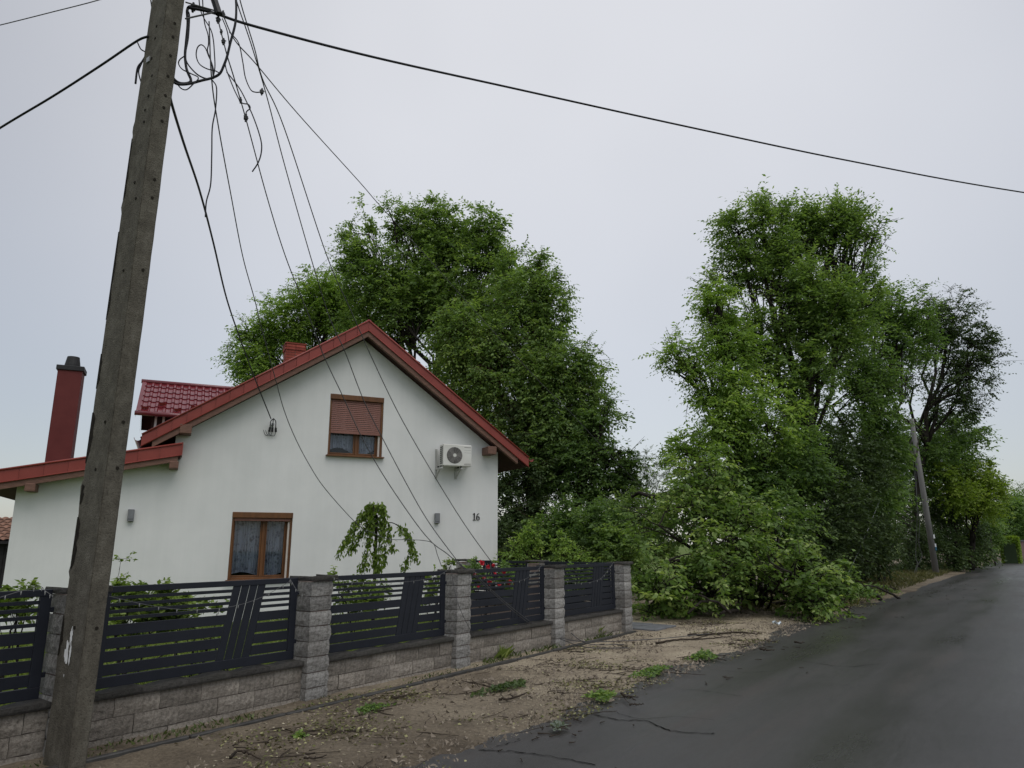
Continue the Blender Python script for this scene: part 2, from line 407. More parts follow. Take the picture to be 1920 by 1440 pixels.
# ------------------------------------------------------------------ mesh helpers
class MB:
    def __init__(self): self.v = []; self.f = []
    def add(self, vs, fs):
        o = len(self.v); self.v += [tuple(map(float, p)) for p in vs]; self.f += [tuple(i + o for i in f) for f in fs]
        return self
    def box(self, x0, x1, y0, y1, z0, z1, mtx=None):
        p = [(x0, y0, z0), (x1, y0, z0), (x1, y1, z0), (x0, y1, z0), (x0, y0, z1), (x1, y0, z1), (x1, y1, z1), (x0, y1, z1)]
        if mtx is not None: p = [tuple(mtx @ Vector(q)) for q in p]
        return self.add(p, [(0, 3, 2, 1), (4, 5, 6, 7), (0, 1, 5, 4), (1, 2, 6, 5), (2, 3, 7, 6), (3, 0, 4, 7)])
    def prism(self, poly, y0, y1):                       # polygon in x,z drawn along y
        n = len(poly)
        vs = [(x, y0, z) for x, z in poly] + [(x, y1, z) for x, z in poly]
        fs = [tuple(range(n)), tuple(range(2 * n - 1, n - 1, -1))] + [(i, i + n, (i + 1) % n + n, (i + 1) % n) for i in range(n)]
        return self.add(vs, fs)
    def tube(self, pts, rad, sides=6, cap=True):
        P = np.asarray(pts, float); n = len(P)
        rad = np.broadcast_to(np.asarray(rad, float), (n,))
        T = np.gradient(P, axis=0); T /= np.linalg.norm(T, axis=1)[:, None] + 1e-12
        ref = np.array([0, 0, 1.0]) if abs(T[0][2]) < 0.9 else np.array([1.0, 0, 0])
        u = np.cross(T[0], ref); u /= np.linalg.norm(u)
        vs = []
        for i in range(n):
            u = u - T[i] * np.dot(u, T[i]); u /= np.linalg.norm(u) + 1e-12
            w = np.cross(T[i], u)
            for k in range(sides):
                a = 2 * math.pi * k / sides
                vs.append(P[i] + rad[i] * (math.cos(a) * u + math.sin(a) * w))
        fs = []
        for i in range(n - 1):
            for k in range(sides):
                a, b2 = i * sides + k, i * sides + (k + 1) % sides
                fs.append((a, b2, b2 + sides, a + sides))
        if cap:
            fs.append(tuple(range(sides - 1, -1, -1))); fs.append(tuple((n - 1) * sides + k for k in range(sides)))
        return self.add(vs, fs)
    def disc(self, c, r, y0, y1, seg=24, r2=None):       # cylinder along y
        r2 = r if r2 is None else r2
        vs = [(c[0] + r * math.cos(2 * math.pi * k / seg), y0, c[1] + r * math.sin(2 * math.pi * k / seg)) for k in range(seg)]
        vs += [(c[0] + r2 * math.cos(2 * math.pi * k / seg), y1, c[1] + r2 * math.sin(2 * math.pi * k / seg)) for k in range(seg)]
        fs = [tuple(range(seg)), tuple(range(2 * seg - 1, seg - 1, -1))] + [(k, k + seg, (k + 1) % seg + seg, (k + 1) % seg) for k in range(seg)]
        return self.add(vs, fs)
    def ring(self, c, r, t, y0, y1, seg=28):
        vs = []
        for k in range(seg):
            a = 2 * math.pi * k / seg; ca, sa = math.cos(a), math.sin(a)
            for rr, y in ((r - t, y0), (r + t, y0), (r + t, y1), (r - t, y1)):
                vs.append((c[0] + rr * ca, y, c[1] + rr * sa))
        fs = []
        for k in range(seg):
            o, o2 = 4 * k, 4 * ((k + 1) % seg)
            for j in range(4):
                j2 = (j + 1) % 4
                fs.append((o + j, o + j2, o2 + j2, o2 + j))
        return self.add(vs, fs)
    def ball(self, c, r, seg=8, rings=5):
        vs = [(c[0], c[1], c[2] - r)]
        for i in range(1, rings):
            ph = -math.pi / 2 + math.pi * i / rings
            for k in range(seg):
                a = 2 * math.pi * k / seg
                vs.append((c[0] + r * math.cos(ph) * math.cos(a), c[1] + r * math.cos(ph) * math.sin(a), c[2] + r * math.sin(ph)))
        vs.append((c[0], c[1], c[2] + r))
        fs = [(0, 1 + (k + 1) % seg, 1 + k) for k in range(seg)]
        for i in range(rings - 2):
            for k in range(seg):
                a, b2 = 1 + i * seg + k, 1 + i * seg + (k + 1) % seg
                fs.append((a, b2, b2 + seg, a + seg))
        top = len(vs) - 1; o = 1 + (rings - 2) * seg
        fs += [(o + k, o + (k + 1) % seg, top) for k in range(seg)]
        return self.add(vs, fs)
    def mesh(self, name, mat, smooth=False):
        me = bpy.data.meshes.new(name)
        me.from_pydata(self.v, [], self.f)
        bm = bmesh.new(); bm.from_mesh(me)
        bmesh.ops.recalc_face_normals(bm, faces=bm.faces)
        bm.to_mesh(me); bm.free()
        for m in (mat if isinstance(mat, (list, tuple)) else [mat]): me.materials.append(m)
        if smooth: me.polygons.foreach_set('use_smooth', [True] * len(me.polygons))
        return me
    def build(self, name, mat, parent=None, smooth=False):
        return put(name, self.mesh(name, mat, smooth), parent)

def put(name, me, parent=None, loc=None, rot=None, scale=None):
    o = bpy.data.objects.new(name, me)
    COL.objects.link(o)
    if parent is not None: o.parent = parent
    if loc is not None: o.location = loc
    if rot is not None: o.rotation_euler = rot
    if scale is not None: o.scale = scale
    return o
def tag(o, label=None, cat=None, group=None, kind=None):
    if label: o['label'] = label
    if cat: o['category'] = cat
    if group: o['group'] = group
    if kind: o['kind'] = kind
    return o
def empty(name, label, cat, loc=(0, 0, 0), rz=0.0, group=None):
    o = bpy.data.objects.new(name, None); COL.objects.link(o)
    o.empty_display_size = 0.2
    o.location = tuple(map(float, loc)); o.rotation_euler = (0, 0, rz)
    return tag(o, label, cat, group)
def bevel(o, w=0.004, seg=1):
    m = o.modifiers.new('edge', 'BEVEL'); m.width = w; m.segments = seg; m.limit_method = 'ANGLE'
    return o
def smooth_path(pts, n=10):
    P = [np.asarray(p, float) for p in pts]
    P = [2 * P[0] - P[1]] + P + [2 * P[-1] - P[-2]]
    out = []
    for i in range(1, len(P) - 2):
        for t in np.linspace(0, 1, n, endpoint=False):
            a, b, c, d = P[i - 1], P[i], P[i + 1], P[i + 2]
            out.append(0.5 * ((2 * b) + (-a + c) * t + (2 * a - 5 * b + 4 * c - d) * t * t + (-a + 3 * b - 3 * c + d) * t ** 3))
    out.append(P[-2])
    return np.array(out)

def quads_mesh(name, V, mat, tint=None):
    """V: (n,4,3) array of leaf quads"""
    n = len(V)
    me = bpy.data.meshes.new(name)
    me.vertices.add(4 * n); me.loops.add(4 * n); me.polygons.add(n)
    me.vertices.foreach_set('co', V.reshape(-1).astype(np.float32))
    me.loops.foreach_set('vertex_index', np.arange(4 * n, dtype=np.int32))
    me.polygons.foreach_set('loop_start', np.arange(0, 4 * n, 4, dtype=np.int32))
    if tint is not None:
        a = me.attributes.new('tint', 'FLOAT', 'POINT')
        a.data.foreach_set('value', np.repeat(tint, 4).astype(np.float32))
    me.materials.append(mat)
    me.update(calc_edges=True)
    return me

# ------------------------------------------------------------------ frames of the street and the house
FA = R(35.6)
FU = np.array([math.sin(FA), math.cos(FA), 0]); FN = np.array([math.cos(FA), -math.sin(FA), 0])   # along the road / towards the road
F0 = np.array([-2.16, 8.0, 0.0])
F_ROT = math.atan2(FU[1], FU[0])            # local x along the fence, local y into the garden
def fw(s, off, z=0.0):                       # fence frame: along, towards road, up
    return F0 + FU * s + FN * off + np.array([0, 0, z])
H0 = np.array([-1.57, 18.30, 0.0]); H_ROT = R(25)
HU = np.array([math.cos(H_ROT), math.sin(H_ROT), 0]); HB = np.array([-math.sin(H_ROT), math.cos(H_ROT), 0])
def hw(s, y, z): return H0 + HU * s + HB * y + np.array([0, 0, z])

# ------------------------------------------------------------------ ground, road, verge
g = MB(); g.add([(-600, -100, -0.06), (700, -100, -0.06), (700, 900, -0.06), (-600, 900, -0.06)], [(0, 1, 2, 3)])
tag(g.build('ground', M['grass_ground']), 'rough green ground around the houses and trees', kind='structure')

EDGE = [(-14, 2.6), (-6, 2.55), (-3, 2.5), (-0.85, 2.48), (0.5, 2.5), (1.9, 2.36), (3.9, 2.25), (6.4, 2.30), (11.8, 2.43), (16.9, 2.64), (23.7, 2.87), (35.4, 3.07), (60, 3.4), (77, 3.7), (96, 4.9), (120, 7.5), (160, 14)]
es = np.array([e[0] for e in EDGE]); eo = np.array([e[1] for e in EDGE])
rng = np.random.default_rng(3)
ss = np.concatenate([np.arange(-14, 20, 0.12), np.arange(20, 160, 1.5)])
jag = np.convolve(rng.normal(0, 1, len(ss) + 8), np.ones(5) / 5, 'same')[4:-4] * 0.07
rv, rf = [], []
def road_z(c): return -0.012 + 0.03 * (1 - (2 * np.clip(c, 0, 1) - 1) ** 2)
cross = np.concatenate([[-0.2], np.linspace(0, 1, 7)])
for i, s in enumerate(ss):
    a = np.interp(s, es, eo)
    for c in cross:
        o = a + 5.6 * c
        rv.append(fw(s, o, road_z(c)))
for i in range(len(ss) - 1):
    for k in range(7):
        q = i * 8 + k; rf.append((q, q + 1, q + 9, q + 8))
rd = MB().add(rv, rf)
road = tag(rd.build('road', M['asphalt'], smooth=True), 'dark wet asphalt lane running past the fence and trees', kind='structure')
def crack(pts, w=0.02):
    P = smooth_path([gnd(*p) for p in pts], 8)
    rr = np.random.default_rng(len(pts) + int(pts[0][0]))
    P[:, :2] += rr.normal(0, 0.012, (len(P), 2))
    vs, fs = [], []
    for i, p in enumerate(P):
        t = P[min(i + 1, len(P) - 1)] - P[max(i - 1, 0)]; t /= np.linalg.norm(t) + 1e-9
        nn = np.array([-t[1], t[0], 0]); ww = w * rr.uniform(0.25, 1.0)
        h = 0.006
        gp = p - F0; off = float(np.dot(gp, FN)); s_ = float(np.dot(gp, FU)); cc = (off - np.interp(s_, es, eo)) / 5.6
        h += -0.012 + 0.03 * (1 - (2 * min(max(cc, 0), 1) - 1) ** 2)
        for q in (p + nn * ww / 2, p - nn * ww / 2): vs.append((q[0], q[1], h))
    for i in range(len(P) - 1): fs.append((2 * i, 2 * i + 1, 2 * i + 3, 2 * i + 2))
    MB().add(vs, fs).build('crack', M['crack'], road)
crack([(900, 1405), (960, 1408), (1040, 1420), (1120, 1438)])
crack([(1100, 1336), (1160, 1350), (1210, 1353), (1260, 1373), (1320, 1378), (1340, 1379)])
crack([(1140, 1332), (1200, 1348), (1270, 1346), (1340, 1353)], 0.008)
crack([(1270, 1292), (1330, 1298), (1390, 1308)], 0.009)
crack([(930, 1398), (965, 1390), (975, 1384)], 0.010)
crack([(1330, 1255), (1400, 1262), (1440, 1260)], 0.008)

crack([(1500, 1240), (1580, 1252), (1650, 1248)], 0.012)
# verge: one sheet of dirt from the foot of the wall to the road's edge, gently uneven
def hnoise(x, y, seed=0):
    r2 = np.random.default_rng(seed); z = np.zeros_like(x)
    for f, a in ((0.9, 1.0), (2.1, 0.6), (4.7, 0.35), (9.0, 0.18)):
        for _ in range(4):
            th, ph = r2.uniform(0, 2 * math.pi, 2)
            z += a / 4 * np.sin(f * (x * math.cos(th) + y * math.sin(th)) * 2 + ph)
    return z
sv = np.concatenate([np.arange(-7, 26, 0.07), np.arange(26, 150, 0.8)])
cv = np.linspace(0, 1, 44)
vv, ff, damp = [], [], []
rng = np.random.default_rng(8)
jag2 = np.convolve(rng.normal(0, 1, len(sv) + 40), np.ones(7) / 7, 'same')[20:-20]
jag3 = np.convolve(rng.normal(0, 1, len(sv) + 80), np.ones(31) / 31, 'same')[40:-40]
for i, s in enumerate(sv):
    o0 = -0.25 if s < 7.6 else -6.0 if s > 9 else -0.25 - 5.75 * (s - 7.6) / 1.4
    o1 = np.interp(s, es, eo) + 0.10 + 0.09 * jag2[i] + 0.55 * jag3[i]
    for c in cv:
        o = o0 + (o1 - o0) * c
        p = fw(s, o)
        vv.append(p); damp.append(float(max(np.clip(1 - (s + 0.5) / 5.0, 0, 1), 0.8 * np.clip((s - 10) / 3, 0, 1))) * (0.75 + 0.25 * c))
vv = np.array(vv)
hn = hnoise(vv[:, 0], vv[:, 1], 4) * 0.018 + rng.normal(0, 0.0022, len(vv))
cc = np.tile(cv, len(sv))
vv[:, 2] = 0.018 + (hn + 0.008) * np.clip((1 - cc) * 6, 0, 1) - 0.05 * np.clip((cc - 0.90) * 10, 0, 1)
nc = len(cv)
for i in range(len(sv) - 1):
    for k in range(nc - 1):
        q = i * nc + k; ff.append((q, q + 1, q + nc + 1, q + nc))
vme = bpy.data.meshes.new('dirt_verge'); vme.from_pydata(vv.tolist(), [], ff)
da = vme.attributes.new('damp', 'FLOAT', 'POINT'); da.data.foreach_set('value', np.array(damp, np.float32))
vme.materials.append(M['dirt']); vme.polygons.foreach_set('use_smooth', [True] * len(vme.polygons))
verge = tag(put('dirt_verge', vme), 'bare sandy dirt strip between the fence and the road', kind='structure')
def verge_z(p):
    return 0.018 + 0.02

# garden lawn behind the fence
lw = MB().add([fw(-14, -0.3, -0.03), fw(7.45, -0.3, -0.03), fw(7.45, -22, -0.03), fw(-14, -22, -0.03)], [(0, 1, 2, 3)])
tag(lw.build('lawn', M['grass_ground']), 'garden lawn between the fence and the white house', kind='structure')
rng = np.random.default_rng(21)
def blades(n, pos, hmin, hmax, w, lean=0.5, seed=0):
    r = np.random.default_rng(seed)
    a = r.uniform(0, 2 * math.pi, n); h = r.uniform(hmin, hmax, n)
    side = np.stack([np.cos(a), np.sin(a), np.zeros(n)], 1) * (w * r.uniform(0.6, 1.3, n))[:, None]
    l = r.normal(0, lean, (n, 2)) * h[:, None]
    tip = pos + np.stack([l[:, 0], l[:, 1], h], 1)
    mid = pos + np.stack([l[:, 0] * 0.3, l[:, 1] * 0.3, h * 0.55], 1)
    return np.stack([pos - side * 0.5, pos + side * 0.5, mid + side * 0.45, tip], 1), r.uniform(0, 1, n)
n = 60000
s = rng.uniform(-7, 7.3, n); o = -0.35 - rng.uniform(0, 1, n) ** 1.5 * 7
pos = F0 + s[:, None] * FU + o[:, None] * FN; pos[:, 2] = -0.03
V, t = blades(n, pos, 0.05, 0.16, 0.016, 0.5, 5)
tag(put('lawn_grass', quads_mesh('lawn_grass', V, M['grass'], t)), 'short lawn grass seen through the fence gaps', 'grass', kind='stuff')
# grass fringe along the far side of the verge, past the fallen tree and at the foot of the wall
def fringe(name, label, n, srange, orange, h, seed, mat='grass'):
    r = np.random.default_rng(seed)
    s = r.uniform(*srange, n); o = r.uniform(*orange, n)
    keep = (np.sin(s * 1.7 + seed) + np.sin(s * 4.3) + r.normal(0, 0.8, n)) > 0.1
    s, o = s[keep], o[keep]
    pos = F0 + s[:, None] * FU + o[:, None] * FN; pos[:, 2] = 0.02
    V, t = blades(len(pos), pos, *h, 0.02, 0.6, seed)
    return tag(put(name, quads_mesh(name, V, M[mat], t)), label, 'grass', kind='stuff')
fringe('verge_grass', 'thin tufts of grass at the foot of the trees along the lane', 42000, (13, 60), (-2.0, 2.3), (0.03, 0.22), 31, 'dry_grass')
fringe('kerb_weeds', 'sparse weeds between the edging stones and the wall', 1800, (-5, 4.5), (0.0, 0.25), (0.012, 0.05), 35, 'weed')
fringe('wall_foot_grass', 'sparse grass growing at the foot of the low stone wall', 500, (3.0, 7.2), (-0.08, 0.10), (0.02, 0.10), 33, 'weed')

# kerb: edging stones set along the dirt, each one metre long
kmesh = None
kx = np.array([-6, -2, 0, 2.5, 5, 7.6]); ko = np.array([0.46, 0.38, 0.32, 0.26, 0.18, 0.12])
kerb_root = tag(put('edging_kerb', MB().box(-7, 7.6, 0.06, 0.16, -0.08, -0.05).mesh('kerb_bed', M['kerb'])), 'dark concrete edging stones set in the dirt along the wall', kind='structure')
kerb_root.location = tuple(F0); kerb_root.rotation_euler = (0, 0, F_ROT)
km = MB().box(0, 0.985, -0.03, 0.03, -0.05, 0.05).mesh('edging_stone', M['kerb'])
rr = random.Random(4)
for i, x in enumerate(np.arange(-6.5, 7.5, 1.0)):
    a, b = np.interp(x, kx, ko), np.interp(x + 1, kx, ko)
    o = put('edging_stone', km, kerb_root, (x, -a, 0.006 + rr.uniform(-0.007, 0.007)), (rr.uniform(-.04, .04), 0, -(b - a)))
    bevel(o, 0.008)
# narrow strip of pavers between kerb and wall foot
sl = empty('threshold_slab', 'grey concrete paving slabs beside the last fence pillar', 'paving slab', fw(7.75, 0.1), F_ROT)
sm = MB().box(0, 0.48, 0, 0.48, 0, 0.05).mesh('slab', M['slab'])
for i in range(2):
    for j in range(3):
        bevel(put('slab', sm, sl, (0.03 + 0.5 * i, -0.3 + 0.5 * j, 0.005 + rr.uniform(0, .008))), 0.006)

# ------------------------------------------------------------------ stone pillars, low wall, fence panels
def rough_block(name, w, d, h, mat, seed, bulge=0.018, faces4=False):
    """split-face block: x 0..w, front at y=0 (towards road, -y), depth d, z 0..h"""
    r = random.Random(seed); bm = bmesh.new()
    nx, nz, ny = max(3, int(w / 0.085)), 3, 3
    grid = {}
    def vert(x, y, z): 
        k = (round(x, 4), round(y, 4), round(z, 4))
        if k not in grid: grid[k] = bm.verts.new((x, y, z))
        return grid[k]
    def face_grid(o, u, nu, v, nv, out, amp):
        for i in range(nu):
            for j in range(nv):
                q = []
                for a, b in ((i, j), (i + 1, j), (i + 1, j + 1), (i, j + 1)):
                    p = Vector(o) + Vector(u) * (a / nu) + Vector(v) * (b / nv)
                    q.append(vert(*p))
                bm.faces.new(q)
    face_grid((0, 0, 0), (w, 0, 0), nx, (0, 0, h), nz, None, 0)
    if faces4:
        face_grid((0, d, 0), (0, -d, 0), ny, (0, 0, h), nz, None, 0)
        face_grid((w, 0, 0), (0, d, 0), ny, (0, 0, h), nz, None, 0)
    else:
        bm.faces.new([vert(0, d, 0)] + [vert(0, 0, h * j / nz) for j in range(nz + 1)] + [vert(0, d, h)])
        bm.faces.new([vert(w, d, h)] + [vert(w, 0, h * j / nz) for j in range(nz, -1, -1)] + [vert(w, d, 0)])
    front = [v for v in bm.verts]
    bmesh.ops.holes_fill(bm, edges=[e for e in bm.edges if e.is_boundary])
    for v in front:
        x, y, z = v.co
        ez = min(z, h - z)
        if y < 1e-6 and ez > 1e-4: v.co.y -= bulge * (0.4 + r.random()) 
        if faces4:
            if x < 1e-6 and ez > 1e-4: v.co.x -= bulge * (0.4 + r.random())
            if x > w - 1e-6 and ez > 1e-4: v.co.x += bulge * (0.4 + r.random())
        if ez <= 1e-4:
            v.co.z += r.uniform(-0.0035, 0.0035) if faces4 else r.uniform(-0.002, 0.002)
    bmesh.ops.recalc_face_normals(bm, faces=bm.faces)
    me = bpy.data.meshes.new(name); bm.to_mesh(me); bm.free(); me.materials.append(mat)
    return me

PW, PD, BH = 0.29, 0.30, 0.1555
pillar_blocks = [rough_block('stone_block', PW - 0.012, PD - 0.012, BH - 0.008, M['pillar_stone'], k, 0.008, True) for k in range(6)]
cap_mesh = rough_block('pillar_cap', PW + 0.07, PD + 0.07, 0.05, M['coping'], 40, 0.005, True)
core_mesh = MB().box(0.02, PW - 0.02, 0.02, PD - 0.02, 0, 1.24).mesh('pillar_core', M['mortar'])
rr = random.Random(12)
def pillar(loc, rot, label, group='split stone fence pillars'):
    p = empty('stone_pillar', label, 'fence pillar', loc, rot, group)
    put('pillar_core', core_mesh, p)
    for k in range(8):
        flip = rr.random() < 0.5
        o = put('stone_block', rr.choice(pillar_blocks), p, (0.006 + rr.uniform(-.004, .004), 0.006 + rr.uniform(-.004, .004), 0.002 + k * BH))
    put('pillar_cap', cap_mesh, p, (-0.035, -0.035, 8 * BH + 0.005))
    return p
P_LABEL = {-2: 'stone fence pillar past the dark panel at the edge, two bays before the window',
           -1: 'stone fence pillar half hidden behind the old concrete pole',
           0: 'stone fence pillar standing in front of the ground floor window',
           1: 'stone fence pillar between the weeping tree panel and the rose bush panel',
           2: 'stone fence pillar between the rose bush panel and the last panel',
           3: 'corner stone fence pillar beside the fallen tree'}
for k in range(-2, 4):
    pillar(fw(2.45 * k, 0), F_ROT, P_LABEL[k])

wall_blocks = [rough_block('stone_block', 0.392, 0.20, 0.148, M['wall_stone'], 60 + k, 0.008) for k in range(6)]
half_blocks = {}
def cut_block(w):
    w = round(w, 2)
    if w not in half_blocks: half_blocks[w] = rough_block('stone_block', w - 0.006, 0.20, 0.148, M['wall_stone'], int(w * 100), 0.008)
    return half_blocks[w]
W_LABEL = {-2: 'low block wall under the panel at the picture edge beyond the concrete pole',
           -1: 'low block wall under the long panel beside the concrete pole',
           0: 'low block wall under the panel before the weeping tree',
           1: 'low block wall under the panel with red roses behind',
           2: 'low block wall under the last panel before the corner pillar'}
cop_mesh = {}
def low_wall(k):
    L = 2.45 - PW
    w = empty('low_wall', W_LABEL[k], 'wall', fw(2.45 * k + PW, -0.085), F_ROT, 'low stone walls under the fence')
    put('wall_core', MB().box(0.0, L, 0.03, 0.19, -0.1, 0.37).mesh('wall_core', M['mortar']), w)
    for row in range(3):
        x = 0.0; first = (0.40, 0.22, 0.32)[(row + k) % 3]
        z = -0.085 + row * 0.1525
        while x < L - 0.02:
            ww = first if x == 0 else 0.398
            ww = min(ww, L - x)
            if L - x - ww < 0.07 and L - x - ww > 0: ww = (L - x) / 2 if ww == L - x else ww
            me = rr.choice(wall_blocks) if abs(ww - 0.398) < 1e-6 else cut_block(ww)
            put('stone_block', me, w, (x + 0.003, rr.uniform(-.006, .006), z))
            x += ww
    nseg = 5
    for i in range(nseg):
        if 'c' not in cop_mesh: cop_mesh['c'] = rough_block('coping_stone', L / nseg - 0.003, 0.27, 0.05, M['coping'], 77, 0.006)
        put('coping_stone', cop_mesh['c'], w, (i * L / nseg + 0.0015, -0.04, 0.378 + rr.uniform(-.002, .002)), (0.03, 0, 0))
    return w
for k in range(-2, 3): low_wall(k)

def fence_panel(label, loc, rot, L=2.02, group='anthracite fence panels'):
    p = empty('fence_panel', label, 'fence panel', loc, rot, group)
    m = M['anthracite']; D = 0.018
    Z0, Z1 = 0.445, 1.28
    sc = L / 2.02
    def bl(z): return (1.10 + (z - 0.53) / (1.22 - 0.53) * 0.135) * sc      # slanted band: start
    def br(z): return bl(z) + 0.385 * sc
    def part(name, mb, w=0.003): return bevel(mb.build(name, m, p), w)
    part('rail', MB().box(0.0, L, -D, D, 1.226, Z1))
    part('rail', MB().box(0.0, L, -D, D, Z0, 0.532))
    part('upright', MB().box(0.0, 0.045, -D + .002, D - .002, 0.532, 1.226))
    part('upright', MB().box(L - 0.085, L, -D + .002, D - .002, 0.532, 1.226))
    zs = [(1.166 - 0.058 * i, 1.196 - 0.058 * i) for i in range(4)]
    zs += [(0.867 - 0.108 * i, 0.957 - 0.108 * i) for i in range(4)]
    for a, b in zs:
        mb = MB(); mb.prism([(0.045, a), (bl(a), a), (bl(b), b), (0.045, b)], -0.008, 0.008); part('slat', mb, 0.002)
        mb = MB(); mb.prism([(br(a), a), (L - 0.085, a), (L - 0.085, b), (br(b), b)], -0.008, 0.008); part('slat', mb, 0.002)
    wB = 0.385 * sc / 4
    for i in range(4):
        a, b = 0.532, 1.226
        g0, g1 = i * wB + 0.0085, (i + 1) * wB - 0.0085
        mb = MB(); mb.prism([(bl(a) + g0, a), (bl(a) + g1, a), (bl(b) + g1, b), (bl(b) + g0, b)], -0.0115, 0.0115); part('slanted_board', mb, 0.002)
    for x in (-0.03, L):
        part('bracket', MB().box(x, x + 0.03, -0.012, 0.012, 0.60, 0.64)); part('bracket', MB().box(x, x + 0.03, -0.012, 0.012, 1.10, 1.14))
    return p
FP_LABEL = {-2: 'dark slatted fence panel cut off by the picture edge, past the half hidden pillar',
            -1: 'long dark slatted fence panel between the concrete pole and the window pillar',
            0: 'dark slatted fence panel in front of the weeping tree',
            1: 'dark slatted fence panel with red roses showing through',
            2: 'dark slatted fence panel ending at the corner pillar'}
for k in range(-2, 3):
    fence_panel(FP_LABEL[k], fw(2.45 * k + 0.385, -0.19), F_ROT)
# side fence running back from the corner pillar
S_ROT = F_ROT + math.pi / 2
side0 = fw(7.35 + 0.29, -0.3)
side_len = 1.62
for i, (lab, plab) in enumerate([('dark slatted side panel behind the last pillars, nearer the lane', 'stone pillar of the side fence between two shrubs'),
                                 ('dark slatted side panel nearer the house corner', 'stone pillar of the side fence in front of the house corner')]):
    a = side0 - FN * (i * (side_len + 0.3)) 
    fence_panel(lab, a - FN * 0.06 - FU * 0.17, S_ROT, side_len - 0.12, 'anthracite fence panels')
    pillar(a - FN * side_len, S_ROT, plab)
    wl_ = empty('low_wall', 'low block wall under the side panel, ' + ('nearer the lane' if i == 0 else 'nearer the house corner'), 'wall', a - FU * 0.05, S_ROT, 'low stone walls under the fence')
    put('wall_core', MB().box(0.0, side_len, 0.03, 0.19, -0.1, 0.37).mesh('wall_core', M['mortar']), wl_)
    for row in range(3):
        for j in range(4): put('stone_block', cut_block(side_len / 4), wl_, (j * side_len / 4 + .003, 0, -0.085 + row * 0.1525))
    put('coping_stone', MB().box(0, side_len, -0.04, 0.23, 0.378, 0.43).mesh('coping_stone', M['coping']), wl_)

# ------------------------------------------------------------------ the white house
house = empty('house', 'white rendered gable house with red roof verges behind the fence', 'house', H0, H_ROT)
AP = (-2.36, 7.02); LE = (-7.07, 3.88); RE = (2.03, 3.84)
def top_l(x): return AP[1] + (AP[1] - LE[1]) / (AP[0] - LE[0]) * (x - AP[0])
def top_r(x): return AP[1] + (RE[1] - AP[1]) / (RE[0] - AP[0]) * (x - AP[0])
LT = ((-6.285, 3.735), (-9.95, 2.925))
def top_lt(x): return LT[0][1] + (LT[1][1] - LT[0][1]) / (LT[1][0] - LT[0][0]) * (x - LT[0][0])
WIN = [(-3.12, -1.80, 3.70, 5.19), (-5.12, -3.82, 0.86, 2.325)]
THK = 0.37
bm = bmesh.new()
def loop(pts):
    vs = [bm.verts.new((x, 0, z)) for x, z in pts]
    return [bm.edges.new((vs[i], vs[(i + 1) % len(vs)])) for i in range(len(vs))]
outer = [(-9.2, -0.2), (1.32, -0.2), (1.32, top_r(1.32) - THK), (AP[0], AP[1] - THK - 0.02), (-6.42, top_l(-6.42) - THK), (-6.42, top_lt(-6.42) - 0.02), (-9.2, top_lt(-9.2) - 0.2)]
edges = loop(outer)
for x0, x1, z0, z1 in WIN: edges += loop([(x0, z0), (x1, z0), (x1, z1), (x0, z1)])
bmesh.ops.triangle_fill(bm, use_beauty=True, use_dissolve=False, edges=edges)
for x0, x1, z0, z1 in WIN:      # reveals
    q = [(x0, z0), (x1, z0), (x1, z1), (x0, z1)]
    for i in range(4):
        (xa, za), (xb, zb) = q[i], q[(i + 1) % 4]
        bm.faces.new([bm.verts.new(p) for p in ((xa, 0, za), (xb, 0, zb), (xb, 0.22, zb), (xa, 0.22, za))])
for (xa, za), (xb, zb) in ((outer[1], outer[2]), (outer[6], outer[0]), (outer[4], outer[5])):
    bm.faces.new([bm.verts.new(p) for p in ((xa, 0, za), (xb, 0, zb), (xb, 10, zb), (xa, 10, za))])
bm.faces.new([bm.verts.new((x, 10, z)) for x, z in outer])
bmesh.ops.recalc_face_normals(bm, faces=bm.faces)
me = bpy.data.meshes.new('wall'); bm.to_mesh(me); bm.free(); me.materials.append(M['plaster'])
put('wall', me, house)

roof = MB()
roof.prism([(AP[0], AP[1] - 0.05), RE and (RE[0], RE[1] - 0.05), (RE[0] - 0.03, RE[1] - 0.24), (1.36, top_r(1.36) - THK), (AP[0], AP[1] - THK)], -0.36, 10.4)
roof.prism([(AP[0] - 0.002, AP[1] - 0.05), (AP[0] - 0.002, AP[1] - THK), (-6.40, top_l(-6.40) - THK), (LE[0] + 0.03, LE[1] - 0.24), (LE[0], LE[1] - 0.05)], -0.36, 10.4)
roof = roof.build('roof', M['dark_wood'], house)
def wavy_sheet(x0, z0, x1, z1, y0, y1):
    mb = MB(); n_r = int(math.hypot(x1 - x0, z1 - z0) / 0.35); n_c = int((y1 - y0) / 0.06)
    vs, fs = [], []
    rows = []
    for i in range(n_r):
        rows += [(i / n_r, 0.0), ((i + 1) / n_r - 1e-4, 0.025)]
    for t, lift in rows:
        for j in range(n_c + 1):
            y = y0 + (y1 - y0) * j / n_c
            vs.append((x0 + (x1 - x0) * t, y, z0 + (z1 - z0) * t + lift + 0.012 * math.sin(2 * math.pi * (y - y0) / 0.183)))
    for i in range(len(rows) - 1):
        for j in range(n_c):
            q = i * (n_c + 1) + j; fs.append((q, q + 1, q + n_c + 2, q + n_c + 1))
    return mb.add(vs, fs)
wavy_sheet(AP[0], AP[1] - 0.045, RE[0] + 0.03, RE[1] - 0.07, -0.36, 10.4).build('roof_sheet', M['red_roof'], roof)
wavy_sheet(AP[0], AP[1] - 0.045, LE[0] - 0.03, LE[1] - 0.07, -0.36, 10.4).build('roof_sheet', M['red_roof'], roof)
